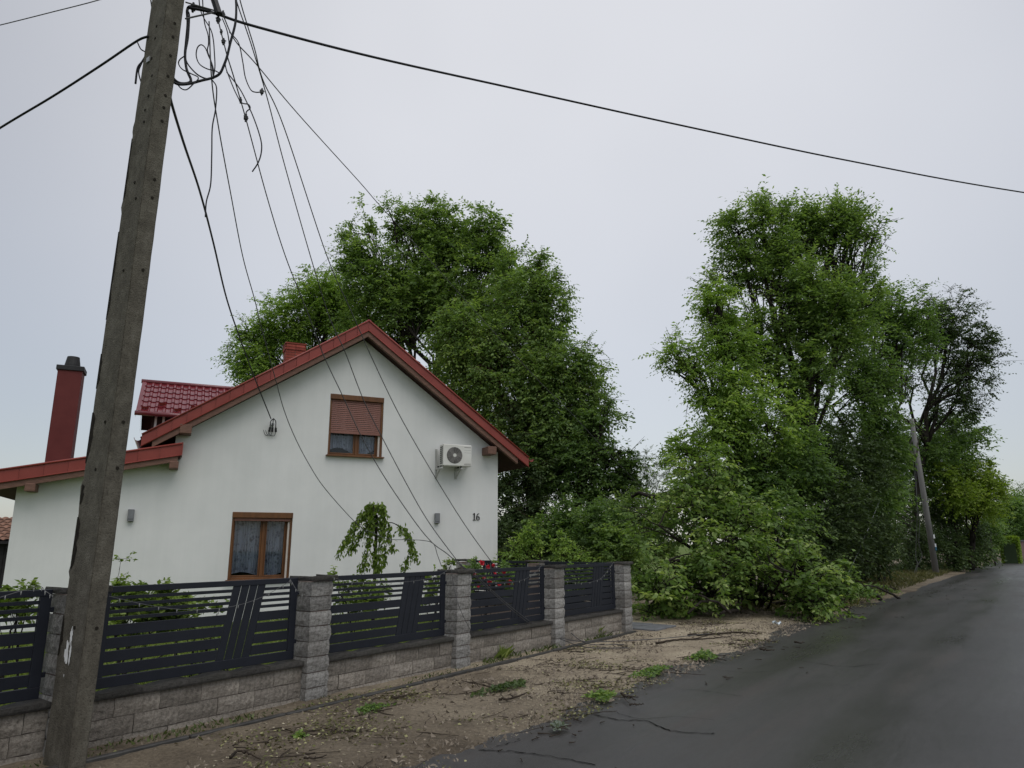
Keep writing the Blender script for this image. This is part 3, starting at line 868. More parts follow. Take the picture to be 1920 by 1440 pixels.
MB().tube([(AP[0], -0.40, AP[1] - 0.03), (AP[0], 10.4, AP[1] - 0.03)], 0.07, 10).build('ridge_cap', M['red_roof'], roof)
def verge_tiles(a, b, n, parent, h=0.25, y=-0.40, lap=0.012):
    """trim pieces along a slope in the gable plane from a to b (x,z of the top edge)"""
    dx, dz = (b[0] - a[0]) / n, (b[1] - a[1]) / n
    for i in range(n):
        x0, z0 = a[0] + dx * i, a[1] + dz * i
        x1, z1 = x0 + dx * 1.0, z0 + dz * 1.0
        mb = MB()
        gp = 0.002 if dx > 0 else -0.002
        mb.add([(x0 + gp, y - 0.002, z0), (x1 - gp, y - 0.002 - lap, z1), (x1 - gp, y - lap, z1 - h), (x0 + gp, y, z0 - h),
                (x0 + gp, y + 0.14, z0 + 0.012), (x1 - gp, y + 0.14, z1 + 0.012), (x1 - gp, y + 0.03, z1 - h), (x0 + gp, y + 0.03, z0 - h)],
               [(0, 3, 2, 1), (0, 1, 5, 4), (3, 7, 6, 2), (0, 4, 7, 3), (1, 2, 6, 5)])
        mb.build('verge_tile', M['red_trim'], parent)
        # rolled upper edge of the same trim
    mb = MB().tube([(a[0], y - 0.014, a[1] + 0.004), (b[0], y - 0.014, b[1] + 0.004)], 0.022, 8)
    mb.build('verge_roll', M['red_trim'], parent, True)
    mb = MB().tube([(a[0], y - 0.012, a[1] - h + 0.002), (b[0], y - 0.012, b[1] - h + 0.002)], 0.012, 6)
    mb.build('verge_roll', M['red_trim'], parent, True)
verge_tiles(AP, LE, 17, roof)
verge_tiles(AP, RE, 4, roof, lap=0.004)
def rafter(a, b, d0, d1, parent, y0=-0.385, y1=-0.28, mat='wood'):
    mb = MB().prism([(a[0], a[1] - d0), (b[0], b[1] - d0), (b[0], b[1] - d1), (a[0], a[1] - d1)], y0, y1)
    return mb.build('rafter', M[mat], parent)
e1 = (1.72, top_r(1.72)); e2 = (-6.86, top_l(-6.86))
rafter(AP, e1, 0.255, 0.395, roof); rafter((AP[0] - .002, AP[1]), e2, 0.255, 0.395, roof)
for x, z in ((-6.20, 4.06), (1.02, 3.98)):
    bevel(MB().box(x - 0.16, x + 0.08, -0.42, 0.0, z - 0.10, z + 0.10).build('purlin', M['wood'], roof), 0.01)
# gutter along the right eave with its rounded end
gm = MB()
prof = [(0.075 * math.cos(a), 0.075 * math.sin(a)) for a in np.linspace(math.pi, 2 * math.pi, 9)]
prof2 = [(0.068 * math.cos(a), 0.068 * math.sin(a)) for a in np.linspace(2 * math.pi, math.pi, 9)]
gm.prism([(RE[0] + 0.075 + x, RE[1] - 0.03 + z) for x, z in prof + prof2], -0.40, 10.4)
gm.build('gutter', M['red_trim'], roof)
gm = MB().prism([(LE[0] - 0.075 + x, LE[1] - 0.05 + z) for x, z in prof + prof2], -0.30, 10.4)
gm.build('gutter', M['red_roof'], roof)

lean = MB().prism([(LT[0][0], LT[0][1] - 0.04), (LT[1][0], LT[1][1] - 0.04), (LT[1][0] + 0.02, LT[1][1] - 0.24), (-9.26, top_lt(-9.26) - 0.33), (LT[0][0], LT[0][1] - 0.30)], -0.36, 9.0).build('lean_to_roof', M['dark_wood'], house)
wavy_sheet(LT[0][0], LT[0][1] - 0.04, LT[1][0], LT[1][1] - 0.05, -0.36, 9.0).build('roof_sheet', M['red_roof'], lean)
verge_tiles(LT[0], LT[1], 9, lean, lap=0.006)
mb = MB().box(LT[0][0] - 0.002, LT[0][0] + 0.028, -0.42, 0.0, LT[0][1] - 0.25, LT[0][1] + 0.03).build('verge_end', M['red_trim'], lean)
rafter((LT[0][0] - .05, LT[0][1]), (-9.7, top_lt(-9.7)), 0.255, 0.38, lean)
for x in (-6.40, -8.92):
    z = top_lt(x) - 0.42
    bevel(MB().box(x - 0.09, x + 0.09, -0.42, 0.0, z - 0.09, z + 0.06).build('purlin', M['wood'], lean), 0.01)

# dormer on the far roof slope with pressed red tiles
DX0, DYE, DYR, DZE, DZR = -7.42, 3.0, 4.55, 4.90, 5.99
dm = MB()
dm.prism([(-7.05, 3.6), (-4.4, 3.6), (-4.4, DZE + 0.1), (-7.05, DZE + 0.1)], 3.28, 5.82)
dm.add([(-7.05, 3.28, 4.98), (-7.05, 5.82, 4.98), (-7.05, 4.55, 5.85)], [(0, 1, 2)])
dm.add([(-7.4, DYE + 0.05, DZE - 0.03), (-4.2, DYE + 0.05, DZE - 0.03), (-3.4, DYR, DZR - 0.06), (-7.4, DYR, DZR - 0.06)], [(0, 1, 2, 3)])
dm.add([(-7.4, 2 * DYR - DYE, DZE - 0.03), (-4.2, 2 * DYR - DYE, DZE - 0.03), (-3.4, DYR, DZR - 0.03), (-7.4, DYR, DZR - 0.03)], [(0, 1, 2, 3)])
dormer = dm.build('dormer', M['dark_wood'], house)
TW, NR = 0.183, 6
slope = math.hypot(DYR - DYE, DZR - DZE); TL = slope / NR; ang = math.atan2(DZR - DZE, DYR - DYE)
tv, tf = [], []
prof = [(0.0, 0.030), (0.03, 0.030), (0.055, 0.006), (0.10, 0.0), (0.145, 0.006), (0.172, 0.028), (0.1825, 0.031)]
for yy, lift in ((0.0, 0.0), (0.0, 0.022), (TL * 0.5, 0.012), (TL + 0.01, 0.0)):
    for x, z in prof: tv.append((x, yy, z + lift))
for i in range(3):
    for j in range(len(prof) - 1):
        q = i * len(prof) + j; tf.append((q, q + 1, q + 1 + len(prof), q + len(prof)))
tile_me = MB().add(tv, tf).mesh('roof_tile', M['red_roof'], False)
for r_ in range(NR):
    y, z = DYE + (DYR - DYE) * r_ / NR, DZE + (DZR - DZE) * r_ / NR
    c = 0
    while True:
        x = DX0 + 0.08 + c * TW
        xm = AP[0] - (AP[1] - z) / ((AP[1] - LE[1]) / (AP[0] - LE[0]))
        if x > xm - 0.05: break
        put('roof_tile', tile_me, dormer, (x, y, z), (ang, 0, 0)); c += 1
for (c, r_) in ((0.6, 0.1), (2.75, 1.0), (4.8, 0.1), (6.9, 0.9), (8.9, 0.1)):
    y, z = DYE + (DYR - DYE) * (r_ + .4) / NR, DZE + (DZR - DZE) * (r_ + .4) / NR
    mb = MB().add([(0, 0, 0.03), (0.17, 0, 0.03), (0.17, 0.0, 0.10), (0, 0.0, 0.10), (0, 0.12, 0.035), (0.17, 0.12, 0.035)], [(0, 1, 2, 3), (3, 2, 5, 4)])
    o = mb.build('snow_stop', M['red_trim'], dormer); o.location = (DX0 + c * TW, y, z); o.rotation_euler = (ang, 0, 0)
MB().tube([(DX0 - 0.03, DYR, DZR + 0.03), (-3.9, DYR, DZR + 0.03)], 0.06, 8).build('ridge_cap', M['red_roof'], dormer, True)
mb = MB().add([(DX0 + .09, DYE, DZE + .05), (DX0 + .09, DYR, DZR + .05), (DX0, DYR, DZR + .05), (DX0, DYE, DZE + .05), (DX0, DYE, DZE - .15), (DX0, DYR, DZR - .15)], [(0, 1, 2, 3), (3, 2, 5, 4)])
mb.add([(DX0, 2 * DYR - DYE, DZE + .05), (DX0, DYR, DZR + .05), (DX0, DYR, DZR - .15), (DX0, 2 * DYR - DYE, DZE - .15)], [(0, 1, 2, 3)])
mb.build('bargeboard', M['red_roof'], dormer)
MB().tube([(DX0 - .02, DYE - 0.06, DZE - 0.03), (-5.3, DYE - 0.06, DZE - 0.03)], 0.06, 10).build('gutter', M['red_roof'], dormer, True)
for x in (-6.98, -6.80):
    MB().box(x, x + 0.055, 3.22, 3.28, 4.0, DZE).build('post', M['plaster'], dormer)

# chimneys
ch = MB().box(-9.08, -8.58, 2.0, 2.5, 2.6, 5.62).build('chimney', M['red_chimney'], house)
bevel(MB().box(-9.115, -8.545, 1.965, 2.535, 5.62, 5.735).build('chimney_cap', M['black'], ch), 0.01)
MB().tube([(-8.83, 2.25, 5.75), (-8.83, 2.25, 5.80), (-8.83, 2.25, 6.0)], [0.17, 0.165, 0.13], 20).build('flue_pot', M['ac_black'], ch)
bx0, bx1, by0, by1 = -3.99, -3.50, 2.0, 2.5
bc = MB().box(bx0 + .01, bx1 - .01, by0 + .01, by1 - .01, 5.7, 6.86).build('chimney', M['mortar'], house)
bm1 = MB().box(0, 0.235, 0, 0.10, 0, 0.062).mesh('brick', M['brick'])
for row in range(14):
    z = 5.82 + row * 0.074
    sh = 0.0 if row % 2 == 0 else 0.12
    out = 0.025 if row >= 12 else 0.0
    for i in range(2):
        put('brick', bm1, bc, (bx0 + 0.005 + i * 0.245, by0 - out, z)); put('brick', bm1, bc, (bx0 + 0.005 + i * 0.245, by1 - .1 + out, z))
        put('brick', bm1, bc, (bx0 + 0.10 - out, by0 + 0.005 + i * 0.245, z), (0, 0, math.pi / 2)); put('brick', bm1, bc, (bx1 + out, by0 + 0.005 + i * 0.245, z), (0, 0, math.pi / 2))
MB().box(bx0 - .03, bx1 + .03, by0 - .03, by1 + .03, 6.86, 6.90).build('chimney_cap', M['brick'], bc)

# windows
def window(x0, x1, z0, z1, shutter_to, seed, curtain_gap):
    w = MB()
    oak = M['golden_oak']
    yf = 0.165
    B = 0.048
    w.box(x0, x0 + B, yf, yf + 0.07, z0, z1); w.box(x1 - B - .06, x1 - .06, yf, yf + 0.07, z0, z1)
    w.box(x0 + B, x1 - B - .06, yf, yf + 0.07, z0, z0 + B); w.box(x0 + B, x1 - B - .06, yf, yf + 0.07, z1 - B, z1)
    xm = x0 + (x1 - x0) * 0.54
    w.box(xm - 0.035, xm + 0.035, yf - .004, yf + 0.07, z0 + B, z1 - B)
    win = w.build('window', oak, house)
    bevel(win, 0.006)
    for a, b in ((x0 + B, xm - 0.035), (xm + 0.035, x1 - B - .06)):
        s = MB(); S = 0.036; a2, b2, c2, d2 = a + .003, b - .003, z0 + B + .003, z1 - B - .003
        s.box(a2, a2 + S, yf + .012, yf + .06, c2, d2); s.box(b2 - S, b2, yf + .012, yf + .06, c2, d2)
        s.box(a2 + S, b2 - S, yf + .012, yf + .06, c2, c2 + S); s.box(a2 + S, b2 - S, yf + .012, yf + .06, d2 - S, d2)
        bevel(s.build('sash', oak, win), 0.006)
        MB().box(a2 + S - .005, b2 - S + .005, yf + .03, yf + .036, c2 + S - .005, d2 - S + .005).build('pane', M['glass'], win)
    # lead rails of the shutter, box, slats
    for a in (x0, x1 - 0.05):
        bevel(MB().box(a, a + 0.05, 0.03, 0.075, z0 + .02, z1 - 0.12).build('guide_rail', oak, win), 0.004)
    MB().box(x1 - 0.085, x1 - 0.046, 0.080, 0.150, z0 + .02, z1 - .12).build('reveal_strip', M['reveal'], win)
    bevel(MB().box(x0 - .002, x1 + .002, -0.012, 0.12, z1 - 0.125, z1).build('shutter_box', oak, win), 0.006)
    sl_ = MB().box(-0.04, x1 - x0 + 0.04, -0.10, 0.13, -0.035, 0.0)
    o = sl_.build('sill', oak, win); o.location = (x0, 0, z0 + 0.002); bevel(o, 0.006)
    pitch = 0.0475
    z = z1 - 0.125
    sm_ = MB()
    sm_.prism([(0, 0)] * 0 + [(0, 0.002), (x1 - x0 - 0.1, 0.002), (x1 - x0 - 0.1, pitch - 0.004), (0, pitch - 0.004)], 0.046, 0.056)
    sme = sm_.mesh('shutter_slat', M['shutter'])
    for v in sme.vertices:
        if v.co.z > pitch / 2: v.co.y += 0.006
    while z - pitch > shutter_to:
        z -= pitch
        bevel(put('shutter_slat', sme, win, (x0 + 0.05, 0, z)), 0.006)
    bevel(MB().box(x0 + 0.05, x1 - 0.05, 0.042, 0.058, z - 0.07, z - 0.003).build('shutter_end_bar', M['shutter'], win), 0.006)
    # lace curtain hanging in folds and a dim room behind
    r = random.Random(seed)
    nx, nz = 120, 14
    vs, fs = [], []
    for i in range(nx + 1):
        x = x0 + 0.06 + (x1 - x0 - 0.18) * i / nx
        y = 0.34 + 0.035 * math.sin(i * 0.75 + math.sin(i * .21) * 2) + 0.01 * math.sin(i * 1.9)
        bot = z0 + curtain_gap * (0.5 + 0.5 * math.sin((i / nx) * 7.0)) + 0.05
        for j in range(nz + 1):
            vs.append((x, y, bot + (z1 - bot) * j / nz))
    for i in range(nx):
        for j in range(nz):
            q = i * (nz + 1) + j; fs.append((q, q + 1, q + nz + 2, q + nz + 1))
    MB().add(vs, fs).build('curtain', M['lace'], win, True)
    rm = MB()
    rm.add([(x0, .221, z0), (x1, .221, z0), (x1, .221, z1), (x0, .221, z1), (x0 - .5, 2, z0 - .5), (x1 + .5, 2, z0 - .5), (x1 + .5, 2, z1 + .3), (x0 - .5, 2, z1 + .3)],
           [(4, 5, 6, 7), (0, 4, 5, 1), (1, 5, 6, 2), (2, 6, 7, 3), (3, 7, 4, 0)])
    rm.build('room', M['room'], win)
    return win
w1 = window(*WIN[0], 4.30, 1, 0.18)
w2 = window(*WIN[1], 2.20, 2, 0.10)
w1['label'] = 'upstairs window with its brown shutter half lowered'
w2['label'] = 'ground floor window with lace curtain and raised shutter'

# things fixed on the gable wall
def house_thing(name, label, cat, x, y, z, group=None):
    return empty(name, label, cat, hw(x, y, z), H_ROT, group)
def wall_lamp(x, z, label, h=0.25, w=0.12):
    l = house_thing('wall_lamp', label, 'wall lamp', x, 0, z, 'grey wall lamps on the gable')
    bevel(MB().box(-w / 2, w / 2, -0.10, -0.01, -h / 2, h / 2).build('lamp_body', M['grey_lamp'], l), 0.008)
    MB().box(-w / 2 + .02, w / 2 - .02, -0.012, -0.0, -h / 2 + .05, h / 2 - .05).build('wall_plate', M['grey_lamp'], l)
    MB().box(-w / 2 + .012, w / 2 - .012, -0.105, -0.1, -h / 2 + .045, -h / 2 + .052).build('seam', M['ac_black'], l)
    MB().box(-w / 2 + .015, w / 2 - .015, -0.09, -0.02, -h / 2 - .006, -h / 2 - .001).build('lens', M['black'], l)
wall_lamp(-7.12, 2.215, 'grey box wall lamp beside the concrete pole')
wall_lamp(-0.35, 2.25, 'grey box wall lamp below the air conditioner')

ac = house_thing('air_conditioner', 'white outdoor air conditioner unit on brackets under the eave', 'air conditioner', 0, 0, 0)
ax0, ax1, az0, az1, ay0, ay1 = -0.36, 0.40, 3.53, 4.07, -0.44, -0.15
bevel(MB().box(ax0, ax1, ay0, ay1, az0, az1).build('casing', M['ac_white'], ac), 0.018, 2)
fc = (ax0 + 0.30, (az0 + az1) / 2 - 0.005); fr = 0.205
MB().disc(fc, fr, ay0 - 0.004, ay0 - 0.001, 36).build('fan_opening', M['ac_black'], ac)
gr = MB()
for q in np.arange(0.06, fr + .001, 0.021): gr.ring(fc, q, 0.0048, ay0 - 0.016, ay0 - 0.010)
for k in range(8):
    a = math.pi * k / 8 + 0.2
    gr.box(-fr, fr, ay0 - 0.010, ay0 - 0.007, -0.004, 0.004, Matrix.Translation((fc[0], 0, fc[1])) @ Matrix.Rotation(a, 4, 'Y'))
tag(gr.build('fan_grille', M['ac_dark'], ac), kind='stuff')
MB().disc(fc, 0.045, ay0 - 0.020, ay0 - 0.012, 20).build('fan_hub', M['ac_white'], ac)
bl_ = MB()
for k in range(3):
    a = 2 * math.pi * k / 3
    bl_.add([tuple(Matrix.Translation((fc[0], 0, fc[1])) @ Matrix.Rotation(a, 4, 'Y') @ Vector(p)) for p in ((0.03, ay0 - .0045, 0), (0.19, ay0 - .005, -0.06), (0.19, ay0 - .0065, 0.07), (0.03, ay0 - .0055, 0.05))], [(0, 1, 2, 3)])
tag(bl_.build('fan_blade', M['ac_dark'], ac), kind='stuff')
for k in range(9):
    z = az0 + 0.05 + k * 0.05
    for yy in (ay0 + 0.05, ay0 + 0.15):
        MB().box(ax0 - 0.004, ax0 - 0.001, yy, yy + 0.075, z, z + 0.036).build('fin_slot', M['ac_black'], ac)
for k, (z, c) in enumerate(((az1 - 0.07, 'ac_dark'), (az1 - 0.135, 'ac_dark'), (az1 - .2, 'ac_dark'), (az0 + 0.07, 'ac_dark'), (az0 + .035, 'ac_dark'))):
    MB().box(ax0 + 0.56, ax1 - 0.02, ay0 - 0.003, ay0 - 0.001, z, z + (0.014 if k in (0, 4) else 0.004)).build('trim_line', M[c], ac)
for x in (ax0 - 0.06, ax0 + 0.47):
    b_ = MB()
    b_.box(x, x + 0.042, -0.04, 0.0, 3.24, 3.62 if x > ax0 else 3.98)
    b_.box(x, x + 0.042, -0.47, -0.04, 3.45, 3.49)
    b_.tube([(x + .02, -0.03, 3.26), (x + .02, -0.36, 3.46)], 0.019, 6)
    b_.build('bracket', M['bracket_grey'], ac)
    for yy in (-0.40, -0.2): MB().box(x - .0, x + .04, yy - .02, yy + .02, 3.49, 3.53).build('rubber_foot', M['black'], ac)
MB().tube(smooth_path([(ax1 - .05, -0.15, 3.6), (ax1 + .03, -0.07, 3.58), (ax1 + .02, 0.0, 3.66)]), 0.018, 8).build('pipe', M['ac_white'], ac)

num = house_thing('house_number', 'black house number 16 on the white wall near its corner', 'house number', 0.62, 0, 2.215)
def stroke(mb, pts, wd, y0=-0.022, y1=-0.004):
    P = np.array(pts, float); wd = np.broadcast_to(np.array(wd, float), (len(P),))
    T = np.gradient(P, axis=0); T /= np.linalg.norm(T, axis=1)[:, None]; N = np.stack([-T[:, 1], T[:, 0]], 1)
    A, B_ = P + N * wd[:, None] / 2, P - N * wd[:, None] / 2
    n = len(P); vs = []
    for y in (y0, y1):
        vs += [(a[0], y, a[1]) for a in A] + [(b[0], y, b[1]) for b in B_]
    fs = []
    for i in range(n - 1):
        fs += [(i, i + 1, n + i + 1, n + i), (2 * n + i, 3 * n + i, 3 * n + i + 1, 2 * n + i + 1), (i, 2 * n + i, 2 * n + i + 1, i + 1), (n + i, n + i + 1, 3 * n + i + 1, 3 * n + i)]
    fs += [(0, n, 3 * n, 2 * n), (n - 1, 3 * n - 1, 4 * n - 1, 2 * n - 1)]
    mb.add(vs, fs)
d1 = MB()
stroke(d1, [(0.045, 0.0), (0.045, 0.18)], 0.026)
stroke(d1, [(0.005, 0.006), (0.085, 0.006)], 0.012, -0.021, -0.005)
stroke(d1, [(0.008, 0.150), (0.034, 0.168)], [0.010, 0.018], -0.021, -0.005)
tag(d1.build('digit', M['black'], num), 'black figure 1')
d6 = MB()
c6, rx6, rz6 = (0.145, 0.052), 0.036, 0.044
stroke(d6, [(c6[0] + rx6 * math.cos(a), c6[1] + rz6 * math.sin(a)) for a in np.linspace(0, 2 * math.pi, 25)], [0.022 if abs(math.cos(a)) > .5 else 0.013 for a in np.linspace(0, 2 * math.pi, 25)])
stroke(d6, smooth_path([(0.107, 0.055, 0), (0.113, 0.110, 0), (0.135, 0.155, 0), (0.175, 0.176, 0)], 6)[:, :2], np.linspace(0.024, 0.010, 19), -0.021, -0.005)
tag(d6.build('digit', M['black'], num), 'black figure 6')

# neighbour's shed glimpsed past the house corner
shed = empty('shed', "dark shed with an orange pantile roof past the house's low corner", 'shed', at(-30, 1040, 24) * np.array([1, 1, 0]), R(10))
MB().box(-3, 2.6, 0, 3, 0, 1.75).build('wall', M['shed'], shed)
for i in range(14): MB().box(-3 + i * 0.4, -3 + i * 0.4 + 0.385, -0.025, -0.003, 0.0, 1.74).build('board', M['shed'], shed)
sr = MB().add([(-3.3, -0.3, 1.7), (2.9, -0.3, 1.7), (2.9, 2, 2.5), (-3.3, 2, 2.5), (-3.3, -0.3, 1.62), (2.9, -0.3, 1.62), (2.9, 2, 2.4), (-3.3, 2, 2.4)], [(0, 1, 2, 3), (4, 7, 6, 5), (0, 4, 5, 1)]).build('roof', M['shed'], shed)
pt = MB(); pv = []
for yy, l in ((0, .03), (.34, 0)):
    for k in range(7): pv.append((0.24 * k / 6, yy, l + 0.045 * math.sin(math.pi * k / 6)))
pt.add(pv, [(k, k + 1, k + 8, k + 7) for k in range(6)])
pme = pt.mesh('roof_tile', M['pantile'], True)
a_ = math.atan2(0.8, 2.3)
for r_ in range(8):
    for c in range(25):
        put('roof_tile', pme, sr, (-3.3 + c * 0.247, -0.3 + 2.3 * r_ / 8, 1.71 + 0.8 * r_ / 8), (a_, 0, 0))

# ------------------------------------------------------------------ concrete utility pole in front
pole = empty('utility_pole', 'old weathered concrete power pole with bolt holes and white paint smear', 'utility pole', at(129, 1440, 5.6) * np.array([1, 1, 0]), F_ROT)
# local frame: x along the road, y into the garden. corner edge nearest the camera at the origin side
PH = 9.0
pole.rotation_euler = (Matrix.Rotation(R(0.42), 3, 'Y') @ Matrix.Rotation(F_ROT, 3, 'Z')).to_euler()
rngp = random.Random(9)
def psec(z):
    t = z / 6.5
    return 0.122 + 0.024 * t, 0.425 - 0.09 * t         # thickness along road, width across
lean_x, lean_y = 0.0, 0.0
vs, fs = [], []
nz = 60
CH = 0.012
for i in range(nz + 1):
    z = -0.3 + (PH + 0.3) * i / nz
    a, b = psec(z)
    j = lambda s_: rngp.uniform(-s_, s_)
    # section corners; the face looking back along the road has a narrow groove next to the arris
    sec = [(CH, 0.0), (a - CH, 0.0), (a, CH), (a, b - CH), (a - CH, b), (CH, b), (0.0, b - CH), (0.0, CH + .022), (0.016, CH + .014), (0.0, CH + .004)]
    for (x, y) in sec: vs.append((x + j(0.0015), y + j(0.0015), z))

ns = 10
for i in range(nz):
    for k in range(ns):
        q = i * ns + k; q2 = i * ns + (k + 1) % ns
        fs.append((q, q2, q2 + ns, q + ns))
fs.append(tuple(range(ns - 1, -1, -1))); fs.append(tuple(nz * ns + k for k in range(ns)))
MB().add(vs, fs).build('pole_shaft', M['pole'], pole)
# spalled far arris: ragged lumps of concrete and flat dark strips painting the shade of hollows
sp = MB(); hol = MB()
z = 0.2
while z < 5.2:
    a, b = psec(z)
    L = rngp.uniform(0.12, 0.5)
    if rngp.random() < 0.72:
        n_ = 6; wv = [rngp.uniform(0.008, 0.05) for _ in range(n_)]
        pts = []
        for k in range(n_): pts.append((0.02, b + wv[k], z + L * k / (n_ - 1)))
        vs = []
        for k, (x, y, zz) in enumerate(pts):
            bb = psec(zz)[1] - 0.002
            vs += [(0.012, bb, zz), (0.012 + rngp.uniform(0, .01), y if 0 < k < n_ - 1 else bb, zz), (0.10, y if 0 < k < n_ - 1 else bb, zz), (0.10, bb, zz)]
        fsp = []
        for k in range(n_ - 1):
            o = 4 * k
            fsp += [(o, o + 1, o + 5, o + 4), (o + 1, o + 2, o + 6, o + 5), (o + 2, o + 3, o + 7, o + 6)]
        sp.add(vs, fsp)
    z += L + rngp.uniform(0.0, 0.12)
sp.build('spalled_edge', M['pole'], pole)
for z, L, w_ in ((1.45, 0.40, .03), (1.95, 0.16, .024), (2.28, 0.42, .03), (2.9, 0.30, .022), (3.5, 0.8, .016), (4.6, 0.6, .012), (0.8, 0.3, .02)):
    b = psec(z)[1]
    vs = []; n_ = 8
    for k in range(n_ + 1):
        zz = z + L * k / n_; bb = psec(zz)[1]
        ww = w_ * (0.5 + rngp.random()) * (0.3 if k in (0, n_) else 1)
        vs += [(-0.003, bb - 0.006, zz), (-0.003, bb - 0.012 - 1.5 * ww, zz)]
    MB().add(vs, [(2 * k, 2 * k + 1, 2 * k + 3, 2 * k + 2) for k in range(n_)]).build('broken_hollow', M['pole_dark'], pole)
hole_me = MB().disc((0, 0), 0.013, -0.004, 0.004, 10).mesh('bolt_hole', M['pole_dark'])  # dark discs on the surface paint the shade inside bolt holes
for z in (1.02, 2.22, 2.6, 3.9, 4.55, 4.72, 5.3, 5.42, 5.55, 5.75, 5.95, 6.15, 6.28):
    a, b = psec(z)
    put('bolt_hole', hole_me, pole, (a * 0.55, -0.001, z + rngp.uniform(-.01, .01)))
    put('bolt_hole', hole_me, pole, (-0.001, b * 0.42 + rngp.uniform(-.04, .04), z), (0, 0, math.pi / 2))
# white paint smear on the face looking back along the road
def ragged(cx, cz, w_, h_, seed, x=-0.0035):
    r = random.Random(seed); n_ = 26; vs = [(x, cx, cz)]
    for k in range(n_):
        a = 2 * math.pi * k / n_; q = r.uniform(0.55, 1.15)
        vs.append((x, cx + w_ * math.cos(a) * q, cz + h_ * math.sin(a) * q))
    return vs, [(0, 1 + k, 1 + (k + 1) % n_) for k in range(n_)]
pm = MB()
pm.add(*ragged(0.225, 0.955, 0.024, 0.075, 1)); pm.add(*ragged(0.262, 0.83, 0.032, 0.10, 2, -0.005)); pm.add(*ragged(0.208, 0.83, 0.017, 0.085, 3, -0.0042)); pm.add(*ragged(0.26, 0.67, 0.006, 0.012, 5))
tag(pm.build('paint_mark', M['white_paint'], pole), 'white paint smear', kind='stuff')
plate = MB().box(-0.012, -0.002, 0.20, 0.25, 5.93, 5.98).build('tag_plate', M['zinc'], pole)
# bracket arm at the top
arm_a, arm_b = at(372, -60, 5.9), at(401, 26, 5.9)
inv = Matrix.Translation(Vector(pole.location)) @ Matrix.Rotation(F_ROT, 4, 'Z')
inv = inv.inverted()
def pl(p): return tuple(inv @ Vector(tuple(map(float, p))))
MB().tube([pl(at(345, -135, 5.85)), pl(arm_a), pl(arm_b)], 0.032, 8).build('bracket_arm', M['black'], pole)
MB().tube([pl(at(338, 35, 5.75)), pl(at(395, 22, 5.9))], 0.008, 6).build('stay_rod', M['bare_wire'], pole)
MB().tube([pl(at(338, 4, 5.75)), pl(at(395, 20, 5.9))], 0.007, 6).build('stay_rod', M['bare_wire'], pole)
ca = MB().box(-0.06, 0.06, -1.0, 1.2, 7.9, 8.0)
ca.build('cross_arm', M['zinc'], pole)

def wire(name, label, cat, pts, r, mat='cable', group=None, n=8, sides=6):
    P = smooth_path([at(*p) for p in pts], n)
    o = MB().tube(P, r, sides).build(name, M[mat], None, True)
    return tag(o, label, cat, group)
wire('power_cable', 'thick black cable running from the pole out over the lane', 'cable', [(352, 14, 5.85), (400, 24, 5.9), (480, 50, 6.2), (700, 107, 7.2), (960, 165, 8.6), (1300, 240, 10.2), (1600, 303, 11.8), (1920, 361, 13.6), (2400, 430, 17)], 0.0135)
wire('power_cable', 'thick black cable running from the pole over the red chimney', 'cable', [(278, 68, 5.75), (255, 78, 5.8), (190, 122, 6.0), (100, 180, 6.3), (0, 240, 6.6), (-150, 335, 7.2)], 0.0115)
wire('telephone_wire', 'thin single wire crossing the top corner above the black cable', 'wire', [(-60, 60, 9.0), (0, 47, 8.8), (100, 22, 8.6), (185, 0, 8.4), (260, -25, 8.2)], 0.007, 'bare_wire')
svc = wire('service_cable', 'black service cable from the pole down to the gable wall', 'cable', [(319, 176, 5.72), (322, 195, 5.8), (345, 270, 6.6), (375, 360, 7.9), (400, 455, 9.4), (425, 560, 11.2), (452, 640, 13.0), (480, 715, 14.8), (508, 785, 16.3)], 0.013)
for dx in (-4, 0, 5):
    MB().tube(smooth_path([hw(-4.43, -0.25, 4.44), hw(-4.43 + dx * .012, -0.2, 4.38), hw(-4.42 + dx * .014, -0.10, 4.24)]), 0.011, 5).build('lead', M['cable'], svc)
    MB().tube([hw(-4.42 + dx * .014, -0.10, 4.255), hw(-4.42 + dx * .016, -0.09, 4.15)], 0.026, 8).build('end_cap', M['black'], svc)
    MB().tube(smooth_path([hw(-4.42 + dx * .016, -0.09, 4.16), hw(-4.45 + dx * .016, -0.06, 4.07), hw(-4.52 + dx * .012, -0.01, 4.10), hw(-4.56 + dx * .012, 0.0, 4.2)]), 0.006, 5).build('tail', M['bare_wire'], svc)
MB().box(-0.03, 0.03, -0.14, 0, -0.02, 0.02, Matrix.Translation(Vector(hw(-4.42, 0, 4.33))) @ Matrix.Rotation(H_ROT, 4, 'Z')).build('wall_hook', M['zinc'], svc)

